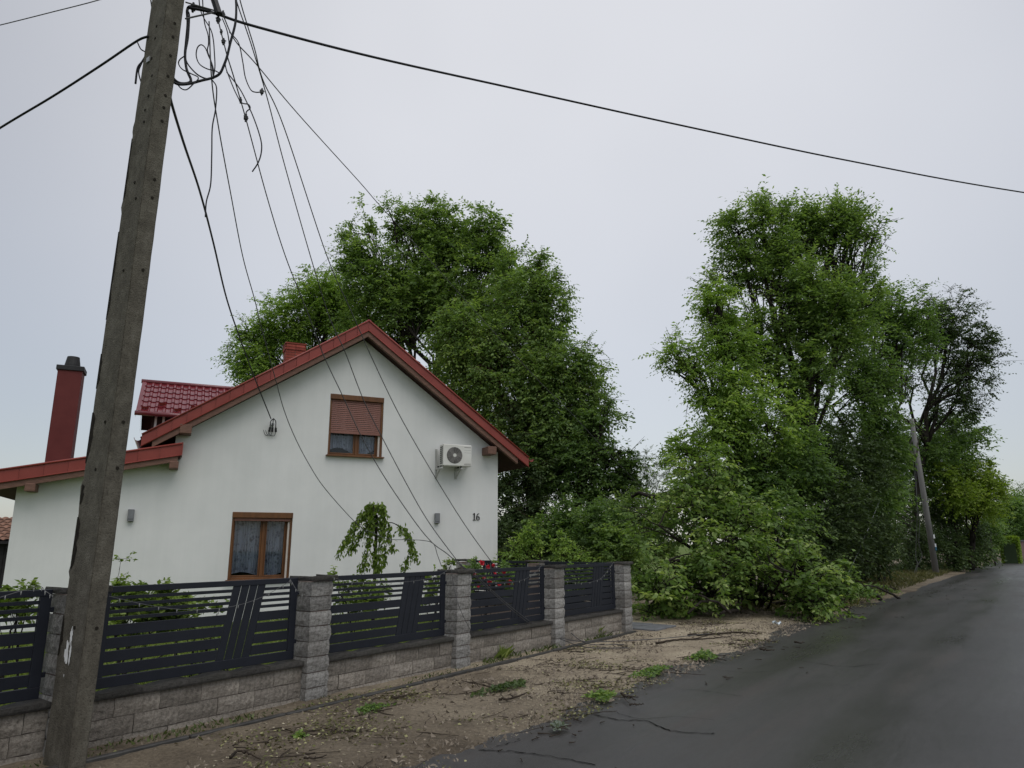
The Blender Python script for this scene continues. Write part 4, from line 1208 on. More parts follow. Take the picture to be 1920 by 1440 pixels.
TW_ = 'torn wires sagging from the pole over the garden'
WR = 0.0062
wire('torn_wire', 'slack wire ending in the weeping tree, crossing the wall beside the service cable', 'wire', [(392, 40, 5.9), (397, 150, 6.0), (410, 240, 6.6), (432, 360, 7.6), (455, 480, 8.6), (477, 560, 9.3), (493, 625, 9.9), (517, 713, 10.6), (533, 770, 11.1), (553, 820, 11.6), (578, 868, 12.0), (607, 913, 12.3), (657, 970, 12.7), (690, 1000, 13.0)], WR, 'bare_wire', TW_)
w3 = wire('torn_wire', 'slack wire crossing the upstairs shutter and sliding past its lower corner', 'wire', [(409, 38, 5.93), (414, 58, 5.93), (419, 78, 5.93), (427, 108, 5.95), (440, 150, 6.1), (463, 230, 6.6), (500, 367, 7.4), (535, 480, 8.0), (577, 587, 8.6), (607, 667, 9.0), (640, 737, 9.3), (677, 817, 9.6), (720, 893, 9.85), (777, 977, 10.05), (810, 1017, 10.1), (838, 1038, 10.1), (868, 1064, 10.1), (891, 1082, 10.3), (952, 1137, 11.0), (1003, 1176, 11.8), (1056, 1200, 12.1), (1102, 1214, 11.4), (1180, 1215, 11.3)], WR, 'bare_wire', TW_)
wire('torn_wire', 'slack wire crossing the middle of the upstairs shutter', 'wire', [(430, -60, 6.0), (443, 0, 6.0), (470, 80, 6.3), (500, 180, 6.8), (533, 307, 7.4), (582, 480, 8.2), (617, 593, 8.8), (647, 660, 9.1), (683, 753, 9.5), (720, 827, 9.75), (760, 903, 9.95), (800, 973, 10.05), (847, 1038, 10.1), (868, 1062, 10.1), (893, 1080, 10.3), (952, 1133, 11.0), (1010, 1176, 11.8), (1060, 1198, 12.15), (1120, 1203, 12.0), (1230, 1198, 12.3), (1330, 1188, 13)], WR, 'bare_wire', TW_)
wire('torn_wire', 'slack wire passing the air conditioner down to the side fence', 'wire', [(440, -60, 6.0), (450, 0, 6.0), (477, 90, 6.3), (493, 150, 6.6), (533, 240, 7.1), (613, 480, 8.3), (660, 587, 9.0), (700, 677, 9.6), (750, 780, 10.3), (813, 890, 11.1), (867, 977, 11.7), (910, 1038, 12.1), (941, 1078, 12.2), (962, 1101, 12.2), (1024, 1158, 12.4), (1063, 1181, 12.6), (1102, 1207, 12.1), (1170, 1208, 12.0)], WR, 'bare_wire', TW_)
wire('torn_wire', 'slack wire passing in front of the tall tree behind the roof', 'wire', [(418, 28, 5.9), (440, 75, 6.2), (480, 120, 6.6), (560, 215, 7.6), (673, 340, 9.2), (713, 386, 9.9), (807, 489, 11.6), (912, 607, 13.6), (1012, 716, 15.6), (1078, 782, 17.0), (1150, 860, 18.6), (1230, 940, 20.5)], WR, 'bare_wire', TW_)
wire('torn_wire', 'short wire stub from the weeping tree to the fence top', 'wire', [(690, 995, 13.0), (725, 1010, 12.2), (760, 1012, 11.4), (790, 1013, 10.8), (812, 1019, 10.2), (820, 1040, 10.05), (828, 1062, 10.0)], WR * .85, 'bare_wire', TW_)
wire('torn_wire', 'fine wire hanging over the stone pillar from the fence top', 'wire', [(846, 1066, 9.95), (852, 1105, 9.9), (860, 1135, 9.85), (875, 1168, 9.85), (890, 1195, 10.0)], WR * .6, 'bare_wire', TW_)
LE_ = 'loose ends and loops of the torn cables at the pole'
wire('loose_cable', 'loose cable end dangling down beside the service cable', 'cable', [(398, 150, 5.9), (406, 165, 5.9), (404, 205, 5.9), (398, 240, 5.9), (397, 290, 5.9), (395, 345, 5.9), (387, 378, 5.9), (385, 407, 5.9)], 0.006, 'cable', LE_)
wire('loose_cable', 'loose cable end curling back to a hook shape beside the clamps', 'cable', [(425, 135, 5.9), (445, 160, 5.9), (458, 182, 5.9), (476, 222, 5.9), (489, 262, 5.9), (490, 285, 5.9), (484, 305, 5.9), (473, 322, 5.9)], 0.006, 'cable', LE_)
wire('loose_cable', 'thick cable loop hanging under the bracket arm against the sky', 'cable', [(395, 20, 5.9), (360, 12, 5.9), (351, 20, 5.88), (352, 45, 5.86), (349, 80, 5.85), (347, 105, 5.85), (350, 130, 5.85), (358, 150, 5.83), (352, 156, 5.82), (338, 156, 5.78), (328, 150, 5.74), (322, 141, 5.72)], 0.013, 'cable', LE_)
wire('loose_cable', 'lowest sweep of bundled cable between the pole and the clamps', 'cable', [(322, 152, 5.72), (335, 158, 5.76), (355, 157, 5.82), (378, 151, 5.86), (398, 146, 5.9), (412, 138, 5.9), (420, 122, 5.9), (426, 105, 5.9), (432, 80, 5.9), (441, 45, 5.9), (443, 15, 5.9), (441, -20, 5.9)], 0.012, 'cable', LE_)
wire('loose_cable', 'upright cable bundle falling from the bracket end to the loop', 'cable', [(351, 18, 5.92), (355, 30, 5.92), (353, 70, 5.92), (348, 100, 5.92), (351, 118, 5.92), (368, 138, 5.92), (385, 147, 5.92), (398, 147, 5.92)], 0.007, 'cable', LE_)
wire('loose_cable', 'round open loop of cable in the middle of the tangle', 'cable', [(400, 148, 5.94), (397, 120, 5.94), (391, 105, 5.94), (385, 90, 5.94), (377, 84, 5.94), (370, 90, 5.94), (368, 105, 5.94), (374, 120, 5.94), (388, 129, 5.94), (404, 133, 5.94), (414, 139, 5.94)], 0.0055, 'cable', LE_)
wire('loose_cable', 'cable drooping from the arm through the round loop', 'cable', [(379, -20, 5.96), (381, 20, 5.96), (384, 45, 5.96), (390, 65, 5.96), (391, 82, 5.96), (389, 95, 5.96), (395, 112, 5.96), (400, 130, 5.96), (399, 148, 5.96)], 0.0055, 'cable', LE_)
wire('loose_cable', 'straighter cable dropping from the arm beside the round loop', 'cable', [(372, -20, 5.98), (375, 15, 5.98), (383, 35, 5.98), (395, 55, 5.98), (400, 75, 5.98), (402, 100, 5.98), (403, 125, 5.98), (400, 145, 5.98)], 0.0055, 'cable', LE_)
wire('loose_cable', 'cable bowing outward from the arm end past the small clamps', 'cable', [(417, 35, 5.9), (425, 55, 5.9), (429, 75, 5.9), (429, 92, 5.9), (424, 110, 5.9), (423, 125, 5.9), (431, 148, 5.9), (440, 170, 5.9), (450, 190, 5.9)], 0.0055, 'cable', LE_)
wire('loose_cable', 'narrow cable loop nearest the pole face', 'cable', [(346, 105, 5.82), (337, 112, 5.82), (335, 120, 5.82), (342, 130, 5.82), (358, 138, 5.82), (372, 146, 5.84), (362, 158, 5.82), (350, 168, 5.8), (340, 166, 5.78), (332, 157, 5.76)], 0.0055, 'cable', LE_)
wire('loose_cable', 'long bent cable with a hanging clamp at its right end', 'cable', [(430, 60, 5.95), (447, 80, 5.95), (455, 115, 5.95), (460, 145, 5.95), (470, 168, 5.95), (480, 173, 5.95), (491, 172, 5.95)], 0.0055, 'cable', LE_)
wire('loose_cable', 'short curled cable between the two lower clamps', 'cable', [(450, 190, 5.92), (456, 194, 5.92), (466, 196, 5.92), (469, 203, 5.92), (462, 210, 5.92), (461, 221, 5.92)], 0.0055, 'cable', LE_)
wire('loose_cable', 'frayed cable bundle hanging on the far side of the pole', 'cable', [(280, 60, 5.9), (276, 80, 5.9), (275, 100, 5.9), (267, 115, 5.9), (258, 128, 5.9), (254, 157, 5.9)], 0.009, 'cable', LE_)
wire('loose_cable', 'second frayed cable tail hanging against the far side of the pole', 'cable', [(258, 80, 5.9), (264, 92, 5.9), (273, 100, 5.9), (266, 118, 5.9), (260, 135, 5.9), (266, 158, 5.9), (270, 165, 5.9)], 0.006, 'cable', LE_)
wire('loose_cable', 'pair of wires running up along the far side of the pole', 'cable', [(280, -20, 5.9), (284, 10, 5.9), (287, 30, 5.9), (283, 55, 5.9), (277, 75, 5.9)], 0.006, 'cable', LE_)
def clamp(px, py, d, label, s_=1.0, seed=0):
    p = at(px, py, d); c = empty('cable_clamp', label, 'cable clamp', p, rngp.uniform(0, 3), 'small black clamps on the torn wires')
    r = random.Random(seed + int(px))
    bevel(MB().box(-.022 * s_, .022 * s_, -.018 * s_, .018 * s_, -.03 * s_, .03 * s_).build('clamp_body', M['black'], c), .006)
    MB().tube([(-.03 * s_, 0, .012 * s_), (.034 * s_, 0, .012 * s_)], .008 * s_, 6).build('bolt', M['zinc'], c)
    MB().tube([(0, 0, -.05 * s_), (0.0, .0, .05 * s_)], .011 * s_, 6).build('sleeve', M['black'], c)
for i, (px, py, s_, lab) in enumerate([(409, 37, 1.0, 'black clamp just under the bracket arm end'), (418, 26, .9, 'black clamp on the thick cable beside the arm end'), (415, 60, .7, 'small upper clamp on the vertical wire'), (419, 78, .9, 'small lower clamp on the vertical wire'),
                                      (451, 188, .8, 'black clamp above the curled cable'), (461, 221, 1.0, 'cross shaped clamp hanging below the curled cable'), (491, 172, .9, 'black clamp at the end of the long bent cable'), (362, 14, 1.3, 'bulky black clamp at the top of the cable loop')]):
    clamp(px, py, 5.93, lab, s_ * 0.8, i)

# far round pole with its stay wire and torn leads
fp0, fp1 = at(1756, 1077, 39.7), at(1709, 785, 39.2)
fpo = empty('utility_pole', 'leaning round concrete pole at the lane edge before the dark trees', 'utility pole', fp0 * np.array([1, 1, 0]), 0)
d_ = fp1 - fp0
MB().tube([(0, 0, -0.3), tuple(d_ * 0.5 + [0, 0, 0]), tuple(d_)], [0.165, 0.14, 0.115], 14).build('pole_shaft', M['pole_round'], fpo, True)
def on_pole(t): return d_ * t
for t0, t1, mat in ((0.150, 0.172, 'blue_plate'), (0.172, 0.192, 'sign_plate'), (0.225, 0.25, 'sign_plate')):
    a, b = on_pole(t0), on_pole(t1)
    MB().box(a[0] + 0.05, a[0] + 0.13, a[1] - 0.185, a[1] - 0.10, a[2], b[2]).build('marker_plate', M[mat], fpo)
wire('torn_wire', 'pale wire slanting from the trees to the grass before the far pole', 'wire', [(1688, 815, 33), (1650, 935, 29), (1600, 1055, 25.5), (1572, 1104, 24.0)], 0.012, 'zinc', TW_)
wire('torn_wire', 'thin wire hanging straight beside the far pole', 'wire', [(1712, 800, 39), (1713, 870, 38.8), (1718, 920, 38.8), (1720, 960, 38.8), (1717, 1040, 38.8), (1720, 1055, 38.6), (1714, 1075, 38.4)], 0.011, 'bare_wire', TW_)
wire('torn_wire', 'thin wire kinked outward beside the foot of the far pole', 'wire', [(1716, 850, 39), (1719, 930, 38.6), (1724, 980, 38.6), (1723, 1020, 38.6), (1729, 1042, 38.6), (1721, 1060, 38.5), (1717, 1078, 38.4)], 0.011, 'bare_wire', TW_)

# ------------------------------------------------------------------ fairy lights sagging along the fence
def fairy(pts, label, n=12):
    P = smooth_path([at(*p) for p in pts], 8)
    fl = tag(MB().tube(P, 0.0022, 5).build('fairy_lights', M['string']), label, 'string lights', 'strings of unlit fairy lights on the fence')
    bme = None
    for k in range(n):
        p = P[int((k + .5) / n * (len(P) - 1))]
        b = MB().tube([(0, 0, 0), (0, 0, -0.012), (0, 0, -0.03)], [0.003, 0.0048, 0.002], 6).mesh('bulb', M['bulb']) if k == 0 else bme
        bme = b
        put('bulb', b, fl, tuple(p))
fairy([(205, 1118, 6.35), (280, 1135, 6.6), (350, 1143, 6.9), (430, 1138, 7.2), (490, 1120, 7.5), (540, 1092, 7.75), (545, 1088, 7.7), (560, 1110, 7.65), (590, 1124, 7.9)], 'string of fairy lights sagging along the long panel by the concrete pole', 16)
fairy([(622, 1082, 8.1), (660, 1092, 8.5), (720, 1092, 9.0), (770, 1090, 9.4), (815, 1082, 9.8), (838, 1070, 9.9)], 'string of fairy lights along the panel before the weeping tree', 12)
fairy([(886, 1070, 10.1), (930, 1092, 10.8), (970, 1090, 11.4), (995, 1080, 11.7), (1016, 1060, 11.9)], 'string of fairy lights along the panel with the roses', 10)
fairy([(1060, 1090, 12.2), (1090, 1093, 12.6), (1120, 1088, 13.0), (1135, 1076, 13.3), (1151, 1053, 13.6)], 'string of fairy lights along the last panel', 9)
fairy([(0, 1120, 5.6), (40, 1108, 5.7), (75, 1100, 5.85), (85, 1108, 5.8), (100, 1118, 5.8)], 'string of fairy lights on the panel past the concrete pole', 6)

# ------------------------------------------------------------------ foliage
def unit(a): return a / (np.linalg.norm(a, axis=-1, keepdims=True) + 1e-9)
def leaf_quads(r, pos, axis, l, w, droop=0.25, fold=0.15):
    n = len(pos)
    axis = unit(axis + np.stack([np.zeros(n), np.zeros(n), -droop * r.uniform(0.3, 1.6, n)], 1))
    up = unit(r.normal(0, 0.55, (n, 3)) + np.array([0, 0, 1.0]))
    side = unit(np.cross(axis, up))
    L = l * r.uniform(0.65, 1.3, n)[:, None]; W = w * r.uniform(0.7, 1.25, n)[:, None]
    nrm = np.cross(side, axis)
    m = pos + axis * L * 0.45 
    return np.stack([pos, m + side * W * 0.5 + nrm * L * fold * 0.4, pos + axis * L + nrm * L * -fold * 0.6, m - side * W * 0.5 + nrm * L * fold * 0.4], 1)

def clump_leaves(r, cen, out, rc, n_tw, n_lf, l, w, droop, twig_mb=None, wind=None):
    """leafy sprays: twigs that fan out of each clump centre, leaves set alternately along them"""
    N = len(cen)
    C = np.repeat(cen, n_tw, 0); O = np.repeat(out, n_tw, 0); RC = np.repeat(rc, n_tw)
    n = len(C)
    d = unit(unit(r.normal(0, 1, (n, 3))) * 0.95 + O * 0.75 + np.array([0, 0, 0.12]))
    d = unit(d * np.array([1, 1, 0.6]))
    if wind is not None: d = unit(d + wind)
    st = C - d * (RC * 0.15)[:, None] + r.normal(0, 0.12, (n, 3)) * RC[:, None]
    Lt = RC * r.uniform(0.7, 1.35, n)
    T = np.tile(np.linspace(0.12, 1.0, n_lf), (n, 1)) + r.uniform(-0.04, 0.04, (n, n_lf))
    sag = droop * 0.6
    pts = st[:, None, :] + d[:, None, :] * (T * Lt[:, None])[..., None]
    pts[..., 2] -= sag * (T ** 2) * Lt[:, None]
    ref = unit(np.cross(d, np.array([0, 0, 1.0]) + r.normal(0, 0.25, (n, 3))))
    sgn = np.where(np.arange(n_lf) % 2 == 0, 1.0, -1.0)
    ax = d[:, None, :] * 0.75 + ref[:, None, :] * sgn[None, :, None] + r.normal(0, 0.35, (n, n_lf, 3))
    P = pts.reshape(-1, 3); A = unit(ax.reshape(-1, 3))
    tint_c = np.repeat(np.repeat(r.uniform(0, 1, N), n_tw), n_lf)
    tint = np.clip(0.55 * tint_c + 0.45 * r.uniform(0, 1, len(P)), 0, 1)
    sz = np.repeat(np.repeat(r.uniform(0.72, 1.38, N), n_tw), n_lf)
    Q = leaf_quads(r, P, A, l, w, droop)
    Q = P[:, None, :] + (Q - P[:, None, :]) * sz[:, None, None]
    return Q, tint, st, d, Lt

def branchpath(r, a, b, bend=0.12, n=7, lift=0.15):
    t = np.linspace(0, 1, n)[:, None]
    L = np.linalg.norm(b - a)
    P = a + (b - a) * t
    P[:, 2] += lift * L * np.sin(t[:, 0] * math.pi) * 0.5
    j = r.normal(0, bend * L * 0.35, (n, 3)) * np.sin(t * math.pi)
    return P + j

DENS = 2.0
LEAF_SCALE = 0.86
def tree(name, label, cat, base, blobs, leaf, mat, trunk_r, seed, cover=3.6, rc=0.6, n_tw=6, n_lf=9, droop=0.3, bark='bark', fork=0.35, trunks=1, group='trees around the house and lane', shell=0.42, wind=None, dz=0.75, limb_r=0.26, gap=0.14):
    r = np.random.default_rng(seed)
    l, w = leaf[0] * LEAF_SCALE, leaf[1] * LEAF_SCALE
    B = []
    for (px, py, rx, ry, d) in blobs:
        c = at(px, py, d); sc = d / F / 0.985
        B.append((c, np.array([rx * sc, 0.5 * (rx + ry) * sc * dz, ry * sc])))
    base = np.asarray(base, float)
    t = empty(name, label, cat, base, 0, group)
    kr = min(1.0, trunk_r / 0.10)
    wood = MB()
    top = max(B, key=lambda b: b[0][2])[0]
    cen_all = np.mean([b[0] for b in B], 0)
    V, TN = [], []
    tips = []
    for k in range(trunks):
        off = np.array([r.normal(0, 0.5), r.normal(0, 0.3), 0]) if k else np.zeros(3)
        bs = base + off
        target = top if k == 0 else B[int(r.integers(len(B)))][0]
        tp = branchpath(r, bs, target, 0.05, 9, 0.0)
        tp[:, :2] = bs[:2] + (tp[:, :2] - bs[:2]) * np.linspace(0, 1, 9)[:, None] ** 0.6
        wood.tube(tp - base, np.linspace(trunk_r, trunk_r * 0.28, 9) * (1.0 if k == 0 else 0.7), 9)
        tips.append(tp)
    spine = tips[0]
    for (c, rad) in B:
        # limb from trunk to blob centre
        zz = np.clip((spine[:, 2] - base[2]) / max(c[2] - base[2], 0.3), 0, 2)
        i0 = int(np.argmin(np.abs(zz - r.uniform(fork, fork + 0.25))))
        lp = branchpath(r, spine[i0], c, 0.12, 7, 0.10)
        wood.tube(lp - base, np.linspace(trunk_r * limb_r, trunk_r * 0.12, 7), 6)
        area = math.pi * rad[0] * rad[2]
        n_leaf = DENS * cover * area / (0.5 * l * w)
        nC = max(4, int(n_leaf / (n_tw * n_lf)))
        u = unit(r.normal(0, 1, (nC, 3)))
        q = r.uniform(0, 1, nC) ** shell
        far_ = r.uniform(0, 1, nC) < 0.13
        q = np.where(far_, r.uniform(1.0, 1.17, nC), q * 0.97)
        cen = c + u * q[:, None] * rad
        if gap > 0:
            f = hnoise(cen[:, 0] * 0.8 + cen[:, 2] * 0.3, cen[:, 2] * 0.8 + cen[:, 1] * 0.4, seed)
            keep = f > -0.6 + gap
            cen, u, q, far_ = cen[keep], u[keep], q[keep], far_[keep]
        rcv = rc * r.uniform(0.6, 1.35, len(cen))
        if len(cen) == 0: continue
        Q, tn, st, dd, Lt = clump_leaves(r, cen, u, rcv, n_tw, n_lf, l, w, droop, wind=wind)
        V.append(Q); TN.append(tn)
        # sub branches to some clumps
        for k in r.choice(len(cen), min(len(cen), 14), replace=False):
            bp = branchpath(r, lp[int(r.integers(3, 7))], cen[k], 0.10, 5, 0.06)
            wood.tube(bp - base, np.linspace(trunk_r * 0.10 + 0.008 * kr, 0.010 * kr, 5), 4, False)
        for k in np.nonzero(far_)[0][:60]:
            bp = branchpath(r, c + (cen[k] - c) * 0.45, cen[k], 0.12, 4, 0.06)
            wood.tube(bp - base, np.linspace(0.016, 0.008, 4) * kr, 3, False)
        tw_ = np.nonzero(np.repeat(far_, n_tw))[0][:240]
        for k in tw_:
            e_ = st[k] + dd[k] * Lt[k] * 0.95; e_ = e_ - np.array([0, 0, droop * 0.5 * Lt[k]])
            wood.tube(np.array([st[k], (st[k] + e_) / 2 + np.array([0, 0, .06]) * Lt[k], e_]) - base, np.array([0.007, 0.006, 0.004]) * kr, 3, False)
        for k in r.choice(len(st), min(len(st), 40), replace=False):
            wood.tube(np.array([st[k], st[k] + dd[k] * Lt[k] * 0.9]) - base, np.array([0.012, 0.005]) * kr, 3, False)
    wood.build('trunk', M[bark], t, True)
    V = np.concatenate(V); TN = np.concatenate(TN)
    cr = put('crown', quads_mesh('crown', V - base, M[mat], TN), t)
    return t, len(V)

NLEAF = 0
def T(*a, **k):
    global NLEAF
    t, n = tree(*a, **k); NLEAF += n
    return t

# --- behind the house
T('tree', 'pale feathery tree rising behind the brick chimney', 'tree', gnd_d(560, 36), [(470, 672, 42, 45, 35), (530, 610, 48, 55, 35), (590, 570, 55, 60, 35), (470, 625, 22, 28, 35), (560, 660, 90, 55, 36), (620, 560, 50, 60, 36), (465, 690, 30, 22, 35), (650, 620, 60, 60, 36)],
  (0.17, 0.085), 'leaf_fresh', 0.28, 101, cover=3.0, rc=0.75, droop=0.35)
T('tree', 'tallest tree behind the roof apex with an airy rounded top', 'tree', gnd_d(800, 33), [(690, 440, 50, 58, 32), (740, 420, 55, 48, 32), (830, 425, 62, 52, 32.5), (905, 425, 42, 50, 32), (700, 520, 66, 66, 32), (790, 500, 88, 72, 33), (895, 500, 62, 62, 32), (720, 605, 85, 70, 33), (830, 590, 90, 80, 33), (935, 480, 28, 36, 32), (655, 480, 25, 40, 32), (800, 450, 80, 50, 33), (860, 530, 70, 60, 32), (770, 560, 80, 60, 32), (950, 515, 48, 42, 31), (930, 570, 55, 50, 31)],
  (0.17, 0.095), 'leaf_mid', 0.34, 102, cover=2.9, rc=0.70, droop=0.25, gap=0.22)
T('tree', 'broad tree leaning over the sloping roof verge with drooping sprays', 'tree', gnd_d(1000, 29), [(985, 555, 62, 68, 29), (1030, 590, 42, 70, 29), (880, 640, 78, 66, 28.5), (960, 650, 92, 80, 29), (1050, 680, 52, 70, 28), (940, 745, 100, 80, 29), (1040, 770, 78, 80, 28), (1100, 690, 34, 42, 28), (1000, 850, 85, 70, 28), (1075, 835, 65, 65, 28), (1010, 500, 26, 26, 29), (850, 610, 35, 35, 28), (920, 690, 70, 70, 28), (990, 700, 60, 60, 28), (1110, 760, 40, 50, 28), (880, 700, 60, 60, 30)],
  (0.15, 0.085), 'leaf_mid', 0.36, 103, cover=3.0, rc=0.65, droop=0.45, bark='bark_red', gap=0.20)
T('tree', 'lower rounded tree at the open end of the tree group behind the house', 'tree', gnd_d(1060, 27), [(1130, 800, 48, 48, 27), (1165, 845, 40, 50, 27), (1100, 870, 62, 58, 27), (1180, 895, 34, 40, 27), (1130, 925, 55, 40, 27), (1050, 890, 55, 50, 27.5)],
  (0.14, 0.085), 'leaf_deep', 0.30, 104, cover=2.8, rc=0.55, droop=0.35, gap=0.19)
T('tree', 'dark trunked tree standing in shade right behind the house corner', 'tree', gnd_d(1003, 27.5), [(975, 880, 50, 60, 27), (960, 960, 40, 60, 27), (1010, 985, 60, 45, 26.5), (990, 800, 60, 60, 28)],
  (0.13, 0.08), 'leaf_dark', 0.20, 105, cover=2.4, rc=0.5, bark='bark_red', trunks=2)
T('tree', 'thin pale grey tree seen far off between the tree groups', 'tree', gnd_d(1212, 58), [(1215, 870, 20, 28, 58), (1235, 905, 22, 22, 58), (1200, 905, 20, 25, 58), (1260, 900, 20, 20, 58)],
  (0.10, 0.05), 'leaf_grey', 0.10, 106, cover=0.55, rc=0.5, gap=0.10, limb_r=.5)
# shrubs and bushes in the gap
def bush(label, px, d, blobs, leaf, mat, seed, **kw):
    a = dict(cover=3.4, rc=0.38, n_tw=6, n_lf=8, droop=0.3, fork=0.1, group='bushes under the trees', trunks=2)
    a.update(kw)
    return T('bush', label, 'bush', gnd_d(px, d), blobs, leaf, M and mat, 0.06, seed, **a)
bush('leafy green bush in the gap past the house corner', 1090, 24, [(1080, 985, 55, 50, 24), (1130, 1000, 55, 50, 23), (1040, 1010, 50, 45, 24), (1100, 1040, 70, 40, 23)], (0.12, 0.07), 'leaf_deep', 201)
bush('bright green bush between the house trees and the fallen tree', 1190, 24, [(1180, 970, 45, 45, 25), (1215, 1000, 50, 50, 24), (1160, 1030, 50, 45, 22), (1240, 945, 30, 40, 26)], (0.12, 0.07), 'leaf_mid', 202)
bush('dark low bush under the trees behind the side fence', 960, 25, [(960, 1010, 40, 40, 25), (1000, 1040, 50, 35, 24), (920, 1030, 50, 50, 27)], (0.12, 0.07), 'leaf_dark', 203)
bush('young leafy shrub behind the side fence nearer the house', 990, 18.2, [(985, 1025, 24, 28, 18), (1000, 1005, 12, 22, 18), (960, 1035, 18, 18, 18)], (0.075, 0.04), 'leaf_fresh', 204, cover=1.8, rc=0.2, n_tw=5, n_lf=6, dz=1.0)
bush('young leafy shrub behind the side fence nearer the corner pillar', 1065, 17.2, [(1060, 1030, 22, 26, 17), (1075, 1045, 22, 16, 17), (1050, 1015, 10, 14, 17)], (0.075, 0.04), 'leaf_fresh', 205, cover=1.8, rc=0.2, n_tw=5, n_lf=6, dz=1.0)

# --- the trees along the lane
T('tree', 'tree with one limb stretching toward the gap, beside the tall tree', 'tree', gnd_d(1440, 25), [(1262, 665, 30, 34, 24), (1300, 690, 28, 20, 24), (1345, 575, 32, 48, 24.5), (1370, 650, 55, 58, 24.5), (1335, 720, 42, 40, 24), (1375, 760, 58, 62, 24), (1345, 815, 45, 42, 23.5), (1440, 800, 60, 62, 24), (1290, 850, 40, 40, 24), (1310, 880, 55, 55, 23)],
  (0.16, 0.075), 'leaf_fresh', 0.24, 111, cover=2.8, rc=0.6, droop=0.4, gap=0.17)
T('tree', 'tallest lane tree with wind blown sprays on its flat top', 'tree', gnd_d(1490, 27), [(1385, 440, 45, 52, 26.5), (1430, 420, 45, 44, 26.5), (1500, 420, 52, 42, 27), (1570, 415, 45, 40, 27), (1610, 430, 28, 38, 27), (1400, 520, 62, 58, 26.5), (1490, 510, 82, 70, 27), (1580, 500, 60, 62, 27), (1370, 600, 50, 60, 26), (1450, 610, 82, 75, 26.5), (1560, 610, 88, 70, 27), (1490, 710, 95, 80, 26.5), (1640, 440, 14, 26, 27), (1440, 560, 70, 60, 26), (1535, 425, 44, 44, 27), (1540, 555, 80, 60, 26), (1500, 460, 80, 40, 26.5), (1620, 560, 40, 45, 27), (1350, 550, 30, 40, 26)],
  (0.17, 0.08), 'leaf_mid', 0.34, 112, cover=2.5, rc=0.75, droop=0.15, wind=np.array([-0.35, 0, 0.25]), gap=0.20)
T('tree', 'deep green layered tree below the flat topped lane tree', 'tree', gnd_d(1600, 31), [(1640, 590, 60, 50, 31), (1700, 580, 45, 40, 31), (1620, 680, 70, 55, 30), (1700, 640, 50, 45, 31), (1560, 760, 80, 60, 29), (1640, 770, 45, 55, 30), (1720, 830, 40, 50, 43)],
  (0.15, 0.085), 'leaf_deep', 0.28, 113, cover=2.8, rc=0.7, droop=0.2, gap=0.19)
T('tree', 'dark sparse tree with bare limbs behind the leaning pole', 'tree', gnd_d(1712, 43), [(1740, 600, 50, 45, 41), (1790, 590, 42, 42, 41), (1830, 640, 36, 40, 41), (1780, 660, 60, 50, 42), (1690, 690, 55, 40, 41), (1820, 710, 38, 50, 41), (1855, 660, 22, 22, 41), (1790, 760, 50, 46, 42), (1650, 720, 40, 36, 41), (1870, 668, 14, 12, 41)],
  (0.19, 0.095), 'leaf_dark', 0.22, 114, cover=1.55, rc=0.8, droop=0.35, fork=0.5, gap=0.11, limb_r=0.5)
T('tree', 'green tree crown filling the space behind the leaning pole', 'tree', gnd_d(1790, 46), [(1790, 810, 50, 40, 46), (1750, 850, 60, 50, 45), (1815, 845, 30, 35, 46), (1720, 880, 50, 60, 44)],
  (0.19, 0.11), 'leaf_deep', 0.3, 115, cover=3.0, rc=0.8)
T('tree', 'yellow green young tree beyond the leaning pole', 'tree', gnd_d(1815, 46), [(1768, 884, 22, 16, 43), (1795, 925, 34, 26, 43), (1845, 940, 34, 28, 44), (1785, 888, 32, 20, 45), (1830, 898, 36, 30, 45), (1858, 915, 20, 24, 45), (1825, 945, 46, 34, 46), (1855, 880, 8, 14, 45)],
  (0.19, 0.12), 'leaf_yellow', 0.2, 116, cover=3.0, rc=0.7)
T('tree', 'farthest dark green tree mass rounding the lane bend', 'tree', gnd_d(1890, 78), [(1880, 965, 38, 40, 76), (1910, 970, 34, 45, 80), (1950, 965, 50, 65, 84), (2010, 950, 60, 80, 88), (1885, 1000, 40, 34, 76), (1940, 1010, 40, 35, 84)],
  (0.28, 0.17), 'leaf_deep', 0.3, 117, cover=3.2, rc=1.1)
# understorey wall of green along the lane
bush('tall green understorey under the tree with the stretching limb', 1420, 25, [(1400, 890, 70, 70, 24.5), (1480, 870, 75, 70, 25), (1430, 960, 80, 70, 24), (1340, 930, 60, 60, 24)], (0.15, 0.085), 'leaf_deep', 211, rc=0.5)
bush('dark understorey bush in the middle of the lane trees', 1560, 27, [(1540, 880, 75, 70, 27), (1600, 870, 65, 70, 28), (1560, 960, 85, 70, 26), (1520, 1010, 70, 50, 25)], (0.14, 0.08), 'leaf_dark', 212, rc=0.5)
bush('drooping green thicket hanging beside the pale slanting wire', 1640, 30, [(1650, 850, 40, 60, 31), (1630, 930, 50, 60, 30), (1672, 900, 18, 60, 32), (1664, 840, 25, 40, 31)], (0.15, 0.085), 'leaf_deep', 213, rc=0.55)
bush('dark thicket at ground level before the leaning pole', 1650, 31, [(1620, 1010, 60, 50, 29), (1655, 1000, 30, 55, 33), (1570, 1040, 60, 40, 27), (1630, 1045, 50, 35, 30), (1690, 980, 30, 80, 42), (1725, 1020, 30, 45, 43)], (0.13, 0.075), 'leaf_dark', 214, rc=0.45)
bush('dark thicket at ground level just beyond the leaning pole', 1770, 46, [(1760, 950, 45, 60, 46), (1795, 1000, 46, 42, 48), (1770, 1035, 40, 34, 44), (1820, 1030, 36, 30, 50)], (0.19, 0.11), 'leaf_dark', 215, rc=0.7)
